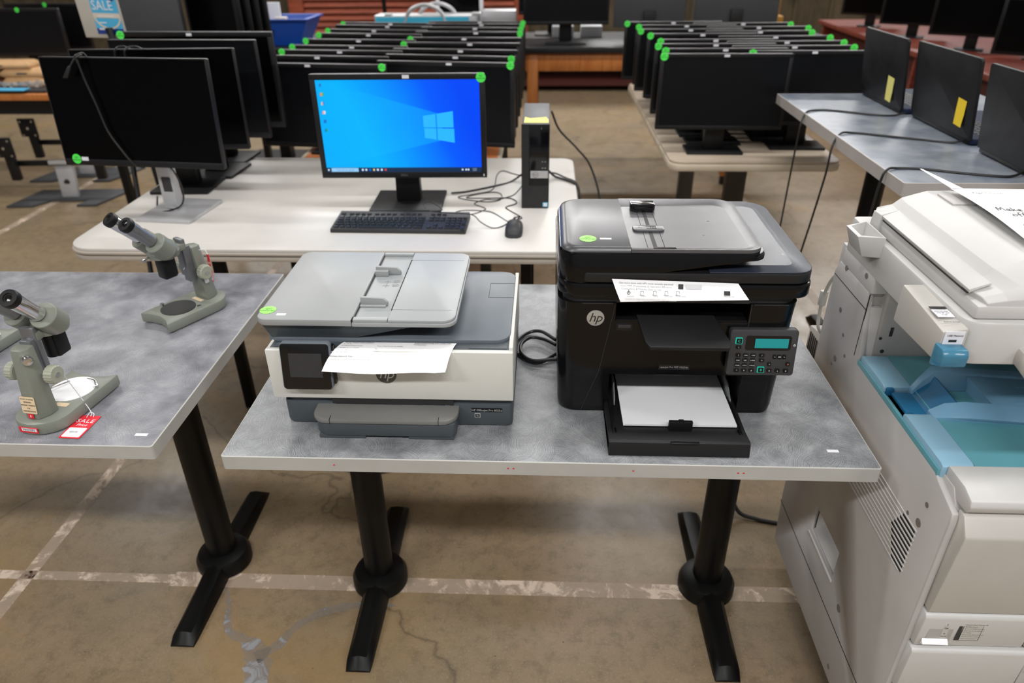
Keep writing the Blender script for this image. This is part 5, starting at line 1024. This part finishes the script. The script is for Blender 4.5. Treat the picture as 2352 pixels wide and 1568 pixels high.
cable('laptop_cable', [(1.285, 2.25, zc+.008), (1.24, 2.25, zc), (1.16, 2.29, zc), (1.08, 2.33, zc), (1.0, 2.37, zc), (.95, 2.36, zc), (.925, 2.34, zc-.04), (.918, 2.33, .85), (.905, 2.36, .6), (.885, 2.40, .3), (.87, 2.42, .05), (.9, 2.45, .006)], .0035, 'black charger cable from the middle laptop over the table edge')
cable('laptop_cable', [(1.275, 1.92, zc+.008), (1.22, 1.90, zc), (1.12, 1.93, zc), (1.04, 1.965, zc), (.975, 1.975, zc), (.935, 1.96, zc), (.922, 1.955, zc-.04), (.915, 1.96, .8), (.91, 2.02, .55), (.86, 2.08, .3), (.84, 2.12, .08), (.86, 2.15, .006)], .0035, 'black charger cable from the laptop nearest the copier')
cable('floor_cable', [(.58, 1.72, .30), (.57, 1.70, .15), (.60, 1.66, .03), (.66, 1.64, .008), (.75, 1.62, .006)], .006, 'grey cable looping to the floor beside the copier', 'darkgrey')
cable('floor_cable', [(-.62, 1.86, .20), (-.64, 1.84, .05), (-.62, 1.82, .006), (-.55, 1.82, .006), (-.45, 1.85, .01), (-.40, 1.9, .05)], .004, 'black cable loop on the floor behind the left pole of the printer table')

# ---------------------------------------------------------------- left rear: monitor arms stand, shelf, sign
def arm_stand(label, loc, rz=0):
    t_ = thing('monitor_stand', label, 'monitor stand', loc, rz)
    MB().prism([(-.34, -.17), (-.17, -.17), (-.10, -.06), (.16, -.06), (.12, -.17), (.25, -.17), (.36, .17), (-.28, .17)], 'z', 0, .014, .003).build('stand_foot', 'backgrey', t_)
    MB().loft([[(-.055, .0, .013), (.055, .0, .013), (.055, .03, .013), (-.055, .03, .013)], [(-.06, .03, .23), (.06, .03, .23), (.06, .06, .23), (-.06, .06, .23)]], bev=.004).cyl((0, .008, .11), (0, .03, .12), .018, n=20, mi=1).build('stand_column', ['silver', 'darkgrey'], t_)
    MB().box(-.34, .34, .015, .045, .225, .26, .006).box(-.08, .08, .005, .012, .235, .262, .002, 1).build('cross_bar', ['blk', 'silver'], t_)
    for x in (-.305, .26):
        MB().box(x-.028, x+.028, -.03, .014, .14, .36, .006).build('arm_slider', 'blk', t_)
        b = MB().box(x-.062, x+.062, -.045, -.035, .30, .43, .003); b.box(x-.02, x+.02, -.036, -.02, .32, .38)
        for sx in (-.042, .042):
            for sz in (.312, .408): b.cyl((x+sx, -.049, sz), (x+sx, -.044, sz), .006, n=12, mi=1)
        b.cyl((x, -.048, .36), (x, -.044, .36), .009, n=14, mi=1); b.build('mount_plate', ['blk', 'chrome'], t_)
    return t_
arm_stand('silver and black twin-mount monitor stand on the floor, nearer one', (-3.23, 4.60, 0), R(4))
arm_stand('silver and black twin-mount monitor stand on the floor, farther one', (-3.42, 5.14, 0), R(2))
# orange table with bags at far left
off = (-4.2, 5.2, 0); t_ = thing('wooden_table', 'orange wooden table with paper bags at the far left', 'table', off)
MB().box(-5.6, -3.30, 4.85, 5.6, .60, .64, .004).build('tabletop', 'oak', t_, off); MB().box(-5.5, -3.35, 4.9, 5.5, .50, .60).build('apron', 'blk', t_, off)
for (lx, ly) in ((-4.3, 4.95), (-3.40, 5.53), (-5.5, 4.95), (-5.5, 5.5)): MB().box(lx-.03, lx+.03, ly-.03, ly+.03, 0, .5, .003).build('leg', 'iron', t_, off)
tag(MB().box(-4.3, -3.37, 4.9, 5.1, .64, .66, .004).build('flat_case', 'darkgrey', None, (-3.8, 5, .64)), 'flat dark case on the orange table front edge', 'case')
tag(MB().box(-3.85, -3.50, 4.86, 4.94, .66, .668, .002, Mx=None).build('blue_folder', 'sky', None, (-3.7, 5, .66)), 'light blue folder lying on the flat dark case', 'folder')
k0 = None
for i, (bx, by, bz, w2, h2) in enumerate(((-3.95, 5.09, .66, .28, .06), (-3.60, 5.10, .66, .28, .06), (-3.93, 5.11, .715, .30, .06), (-3.60, 5.12, .715, .30, .06), (-3.76, 5.13, .77, .44, .05))):
    b = MB(); b.loft([[(-w2/2, -.08, 0), (w2/2, -.08, 0), (w2/2, .08, 0), (-w2/2, .08, 0)], [(-w2/2-.01, -.09, h2*.5), (w2/2+.01, -.09, h2*.5), (w2/2, .08, h2*.5), (-w2/2, .08, h2*.5)], [(-w2*.42, -.05, h2), (w2*.45, -.06, h2), (w2*.42, .06, h2*.97), (-w2*.42, .06, h2*.97)]], bev=.010); b.box(-.03, .04, -.0915, -.089, h2*.42, h2*.55, 0, 1)
    o_ = b.build('paper_bag', ['kraft', 'backgrey']); o_.location = (bx, by, bz); tag(o_, ['brown paper bag, lower left of the pile on the orange table', 'brown paper bag, lower right of the pile on the orange table', 'brown paper bag, middle left of the pile on the orange table', 'brown paper bag, middle right of the pile on the orange table', 'brown paper bag on top of the pile on the orange table'][i], 'bag', 'paper bags on the orange table')
b = MB()
for i in range(9): a = i*.7; b.tube([(-3.95+i*.06, 4.97, .672), (-3.92+i*.06, 4.96+.02*math.sin(a), .70+.01*math.cos(a)), (-3.86+i*.06, 4.98, .675)], .010, 6)
tag(b.build('cable_pile', ['clear'], None, (-3.7, 5.15, .66)), 'bundle of clear wrapped cables before the paper bags', 'cable')
# far-left monitors
far = make_monitor('computer_monitor', 'large dark monitor at the far left edge with green sticker', .62, .31, .18, stick=[(.02, .48)], disp='display2'); far.location = (-3.69, 5.36, .64)
f2 = dup(far, (-3.62, 5.58, .655), R(-4), 'large dark monitor behind the one at the far left edge')
# sale sign on an easel
off = (-1.98, 3.42, 0); sg = thing('sign_stand', 'sale poster in a pale frame on a thin black stand', 'sign', off)
SM = Matrix.Translation((-1.985, 3.40, 1.305)) @ Matrix.Rotation(R(2), 4, 'Y') @ Matrix.Rotation(R(6), 4, 'X') @ Matrix.Scale(.80, 4, (1, 0, 0))
MB().box(-.115, .122, 0, .012, -.148, .22, .003, Mx=SM).build('frame', plastic('pale_frame', srgb(196, 192, 184), .5), sg, off)
b = MB()
def pq(x0, x1, z0, z1, mi, dy=0): b.box(x0, x1, -.0016-dy, .0, z0, z1, 0, mi, Mx=SM)
pq(-.035, .115, -.130, .215, 0); pq(-.035, .115, -.062, -.042, 1, .0004); pq(-.035, .115, -.130, -.106, 2, .0004)
n = 20; b.loft([[(.05+.125*math.cos(math.pi*(1+k/n)), -.0024, .040+.145*math.sin(math.pi*(1+k/n))) for k in range(n+1)]+[(.175-.012, -.0024, .040)]+[(.05+.112*math.cos(math.pi*(2-k/n)), -.0024, .040+.125*math.sin(math.pi*(2-k/n))) for k in range(n+1)], [(.05+.125*math.cos(math.pi*(1+k/n)), -.0020, .040+.145*math.sin(math.pi*(1+k/n))) for k in range(n+1)]+[(.175-.012, -.0020, .040)]+[(.05+.112*math.cos(math.pi*(2-k/n)), -.0020, .040+.125*math.sin(math.pi*(2-k/n))) for k in range(n+1)]], 1, Mx=SM @ Matrix.Scale(.62, 4, (1, 0, 0)) @ Matrix.Translation((.018, 0, -.066)) @ Matrix.Scale(.42, 4, (0, 0, 1)))
b.text('SALE', .056, SM @ XF((.030, -.0022, -.012), *FRONT), 3); b; b.box(-.01, .08, -.0022, -.001, -.056, -.052, 0, 3, Mx=SM).box(-.01, .03, -.0022, -.001, -.084, -.080, 0, 3, Mx=SM).box(-.02, .02, -.0026, -.001, -.112, -.106, 0, 3, Mx=SM)
n = 16; b.loft([[(.092+.014*math.cos(2*math.pi*k/n), yy, .022+.014*math.sin(2*math.pi*k/n)) for k in range(n)] for yy in (-.0026, -.001)], 2, Mx=SM)
b.build('poster', ['sky', 'sand', 'navy', 'label'], sg, off)
for p, q in (((-1.70, 2.72, 0), (-1.93, 3.36, 1.20)), ((-1.66, 3.0, 0), (-1.95, 3.40, 1.2)), ((-1.62, 3.25, 0), (-1.97, 3.41, 1.2))): MB().tube([p, q], .011, 10, sm=0).build('leg', 'iron', sg, off)
# grey-backed and black monitors behind the sign, on a bench
off = (-1.75, 4.3, 0); bt = thing('side_table', 'black table behind the sign carrying monitors and the blue bin', 'table', off)
MB().box(-2.5, -1.78, 3.95, 4.75, .86, .90, .004).build('tabletop', 'blk_tex', bt, off)
for (lx, ly) in ((-2.44, 4.0), (-1.84, 4.0), (-2.44, 4.7), (-1.84, 4.7)): MB().box(lx-.02, lx+.02, ly-.02, ly+.02, 0, .86).build('leg', 'iron', bt, off)
def slab_monitor(label, loc, rz, w_, h_, mat, zb=.1, back=False, stand=True, tiltd=0):
    t_ = thing('computer_monitor', label, 'monitor', loc, rz)
    MB().box(-w_/2, w_/2, -.02, .02, zb, zb+h_, .006).build('frame', mat, t_)
    MB().box(-w_/2+.02, w_/2-.02, (.0195 if back else -.0215), (.0215 if back else -.0195), zb+.02, zb+h_-.02).build('display', 'display', t_)
    MB().box(-.04, .04, .0 if not back else -.04, .04 if not back else 0, .01, zb+.1, .003).build('neck', 'blk', t_); MB().box(-.09, .09, -.055, .055, 0, .011, .003).build('foot', 'blk', t_)
    return t_
slab_monitor('grey back of a large screen right behind the sale sign', (-2.18, 4.18, .90), R(-3), .42, .40, 'backgrey', .08, True)
for k in range(4): slab_monitor(['black monitor seen edge-on right of the grey screen back, first of four', 'black monitor seen edge-on, second of four behind the sign', 'black monitor seen edge-on, third of four behind the sign', 'black monitor seen edge-on nearest the blue bin'][k], (-1.85+k*.0+.02, 4.25+k*.14, .90), R(-20), .36, .38, 'blk', .08)['group'] = 'edge-on black monitors behind the sign'
# blue bin on its cart
off = (-1.95, 5.35, 0); ct = thing('cart', 'black cart carrying the blue plastic bin', 'cart', off)
MB().box(-2.40, -1.53, 5.1, 5.95, .86, .885, .004).build('cart_top', 'blk_tex', ct, off); MB().box(-2.02, -1.94, 5.4, 5.5, .05, .86).box(-2.3, -1.7, 5.2, 5.7, .0, .05).build('cart_leg', 'iron', ct, off)
BX = .09; off = (-1.93, 5.42, .885); bn = thing('plastic_bin', 'blue plastic bin with hand holes on the black cart', 'bin', off)
def ring(x0, x1, y0, y1, z): x0 += BX; x1 += BX; return [(x0, y0, z), (x1, y0, z), (x1, y1, z), (x0, y1, z)]
MB().loft([ring(-2.11, -1.79, 5.27, 5.55, .886), ring(-2.15, -1.72, 5.25, 5.62, 1.045), ring(-2.165, -1.705, 5.235, 5.635, 1.047), ring(-2.165, -1.705, 5.235, 5.635, 1.056), ring(-2.13, -1.74, 5.27, 5.60, 1.055), ring(-2.09, -1.80, 5.30, 5.54, .90)]).build('bin_body', 'blue_bin', bn, off)
MB().prism(rrect(-1.95, -1.87, .965, .990, .012, 4), 'y', 5.240, 5.262).build('hand_hole', 'ink', bn, off)
tag(MB().box(-1.99, -1.87, 5.45, 5.47, .95, 1.145, .002, Mx=Matrix.Translation((0, 0, 0))).build('paper_sheet', 'paper2', None, (-2.05, 5.4, .95)), 'white sheet standing up in the blue bin', 'paper')
tag(MB().box(-1.88, -1.80, 5.33, 5.39, .91, 1.06, .004).build('small_box', 'sand', None, (-1.95, 5.3, .91)), 'small printed box inside the blue bin', 'box')
tag(MB().cyl((-1.28, 6.2, 0), (-1.28, 6.2, 2.6), .016, n=12).build('black_pole', 'iron', None, (-1.28, 6.2, 0)), 'thin black vertical pole before the red louvers', 'pole')

# ---------------------------------------------------------------- on the lab bench
ZB = .91
off = (-.62, 5.45, ZB)
bx = thing('display_case', 'silver-framed case with a cyan panel and arched handles', 'case', off)
MB().box(-1.17, -.47, 5.3, 5.5, ZB, ZB+.160, .004).build('case_frame', 'silver', bx, off); MB().box(-1.16, -.52, 5.29, 5.302, ZB+.02, ZB+.150).build('panel', 'cyan', bx, off)
for dx, dy in ((-.82, -.06), (-.75, .06)): MB().tube([(dx-.15, 5.36+dy, ZB+.10), (dx-.10, 5.36+dy, ZB+.19), (dx, 5.36+dy, ZB+.225), (dx+.10, 5.36+dy, ZB+.19), (dx+.15, 5.36+dy, ZB+.10)], .013, 10).build('arched_handle', 'silver', bx, off)
MB().box(-1.10, -1.05, 5.30, 5.36, ZB+.155, ZB+.17, .002).box(-.50, -.44, 5.30, 5.36, ZB+.155, ZB+.175, .002).build('catch', 'silver', bx, off)
off = (-.61, 5.62, ZB); im = thing('all_in_one_computer', 'white-framed all-in-one screen on the black bench', 'computer', off)
MB().prism(rrect(-.78, -.445, ZB+.06, ZB+.27, .018, 5), 'y', 5.58, 5.62, .004).build('frame', 'label', im, off); MB().box(-.755, -.47, 5.577, 5.582, ZB+.09, ZB+.25).build('display', 'display', im, off); MB().box(-.66, -.56, 5.59, 5.65, ZB, ZB+.08, .004).build('foot', 'silver', im, off)
tag(MB().box(-.44, -.205, 5.45, 5.60, ZB, ZB+.175, .008).build('silver_drive_box', 'silver', None, (-.32, 5.5, ZB)), 'plain silver box right of the white-framed screen', 'box')
def far_mon(label, x, y, w_, h_, zb, disp='display2', mat='bezel', rz=0, foot=True):
    m_ = make_monitor('computer_monitor', label, w_, h_, zb, disp=disp, mat=mat, base=(.27, .22), ysc=-.05); m_.location = (x, y, ZB); m_.rotation_euler = (0, 0, rz); return m_
far_mon('wide dark monitor on a black foot in the middle of the bench', .135, 5.17, .56, .34, .115)
far_mon('dark monitor partly hidden behind the wide one on the bench', .06, 5.62, .50, .34, .135)
slab_monitor('grey back of a screen on the bench behind the right-hand group', (.68, 5.16, ZB), 0, .46, .36, 'backgrey', .095, True)
slab_monitor('second grey screen back on the bench, to the right', (1.24, 5.16, ZB), 0, .54, .36, 'backgrey', .10, True)
for i, (x, lb) in enumerate(((.10, 'small white box under the wide bench monitor, right'), (-.10, 'small white box under the wide bench monitor, left'))): tag(MB().box(x+.15, x+.30, 5.45, 5.55, ZB, ZB+.07, .003).build('white_box', 'paper2', None, (x+.2, 5.5, ZB)), lb, 'box')
tag(MB().cyl((1.72, 5.9, 0), (1.72, 5.9, 2.2), .018, n=10).box(1.66, 1.76, 5.85, 5.95, .90, 1.0, .004).build('mustard_rack', 'brass', None, (1.72, 5.9, 0)), 'mustard-yellow metal post behind the right-hand monitors', 'post')

# ---------------------------------------------------------------- reddish desk with monitors at the right rear
ZD = .80; off = (2.95, 5.6, 0); dk = thing('office_desk', 'reddish wooden desk with dark monitors at the right rear', 'desk', off)
top = [(2.62, 7.6), (2.60, 6.2), (2.62, 4.2), (3.6, 4.2), (3.6, 7.6)]
MB().prism(top, 'z', ZD-.035, ZD, .003).build('desktop', 'desk_red', dk, off)
MB().box(2.70, 2.73, 4.25, 7.5, .02, ZD-.036).build('back_panel', 'desk_in', dk, off)
for y in (4.3, 5.5, 7.45): MB().box(2.63, 3.55, y, y+.03, 0, ZD-.036).build('side_panel', 'desk_red', dk, off)
for i, (x, y, w_, h_, rz, lb) in enumerate(((2.86, 7.0, .50, .40, -32, 'dark monitor farthest back on the reddish desk'), (2.90, 6.25, .50, .42, -30, 'dark monitor second from the back on the reddish desk'), (3.0, 5.55, .56, .50, -30, 'dark monitor in the middle of the reddish desk'), (3.22, 5.1, .50, .42, -35, 'dark monitor right of the middle on the reddish desk'), (2.96, 4.58, .62, .32, -35, 'dark monitor nearest on the reddish desk behind the middle laptop'))):
    m_ = slab_monitor(lb, (x, y, ZD), R(rz), w_, h_, 'blk', .09)
off = (5.0, 8.2, 0); bd = thing('blue_counter', 'bright blue counter with white strips at the top right', 'counter', off)
MB().box(4.12, 7.0, 8.0, 8.5, .74, 1.3, .01).build('counter_body', 'blue', bd, off); MB().box(4.5, 7.0, 7.985, 8.0, .86, .885).box(4.62, 4.66, 7.985, 8.0, .76, .86).build('white_strip', 'label', bd, off); MB().box(4.2, 6.9, 8.05, 8.4, 0, .74).build('plinth', 'blk', bd, off)
sl = thing('white_lamp', 'white rounded lamp head at the top right corner', 'lamp', (4.22, 7.4, 0))
MB().lathe([(.002, -.10), (.05, -.09), (.062, -.05), (.060, .05), (.045, .10), (.020, .16), (.002, .17)], (-.02, 0, .93), (.85, 0, .28), 24).build('lamp_head', 'label', sl); MB().tube([(-.03, .0, .90), (-.02, .03, .70), (0, .03, .05)], .012, 8).cyl((0, .03, 0), (0, .03, .03), .09, n=24).build('lamp_stem', 'label', sl)
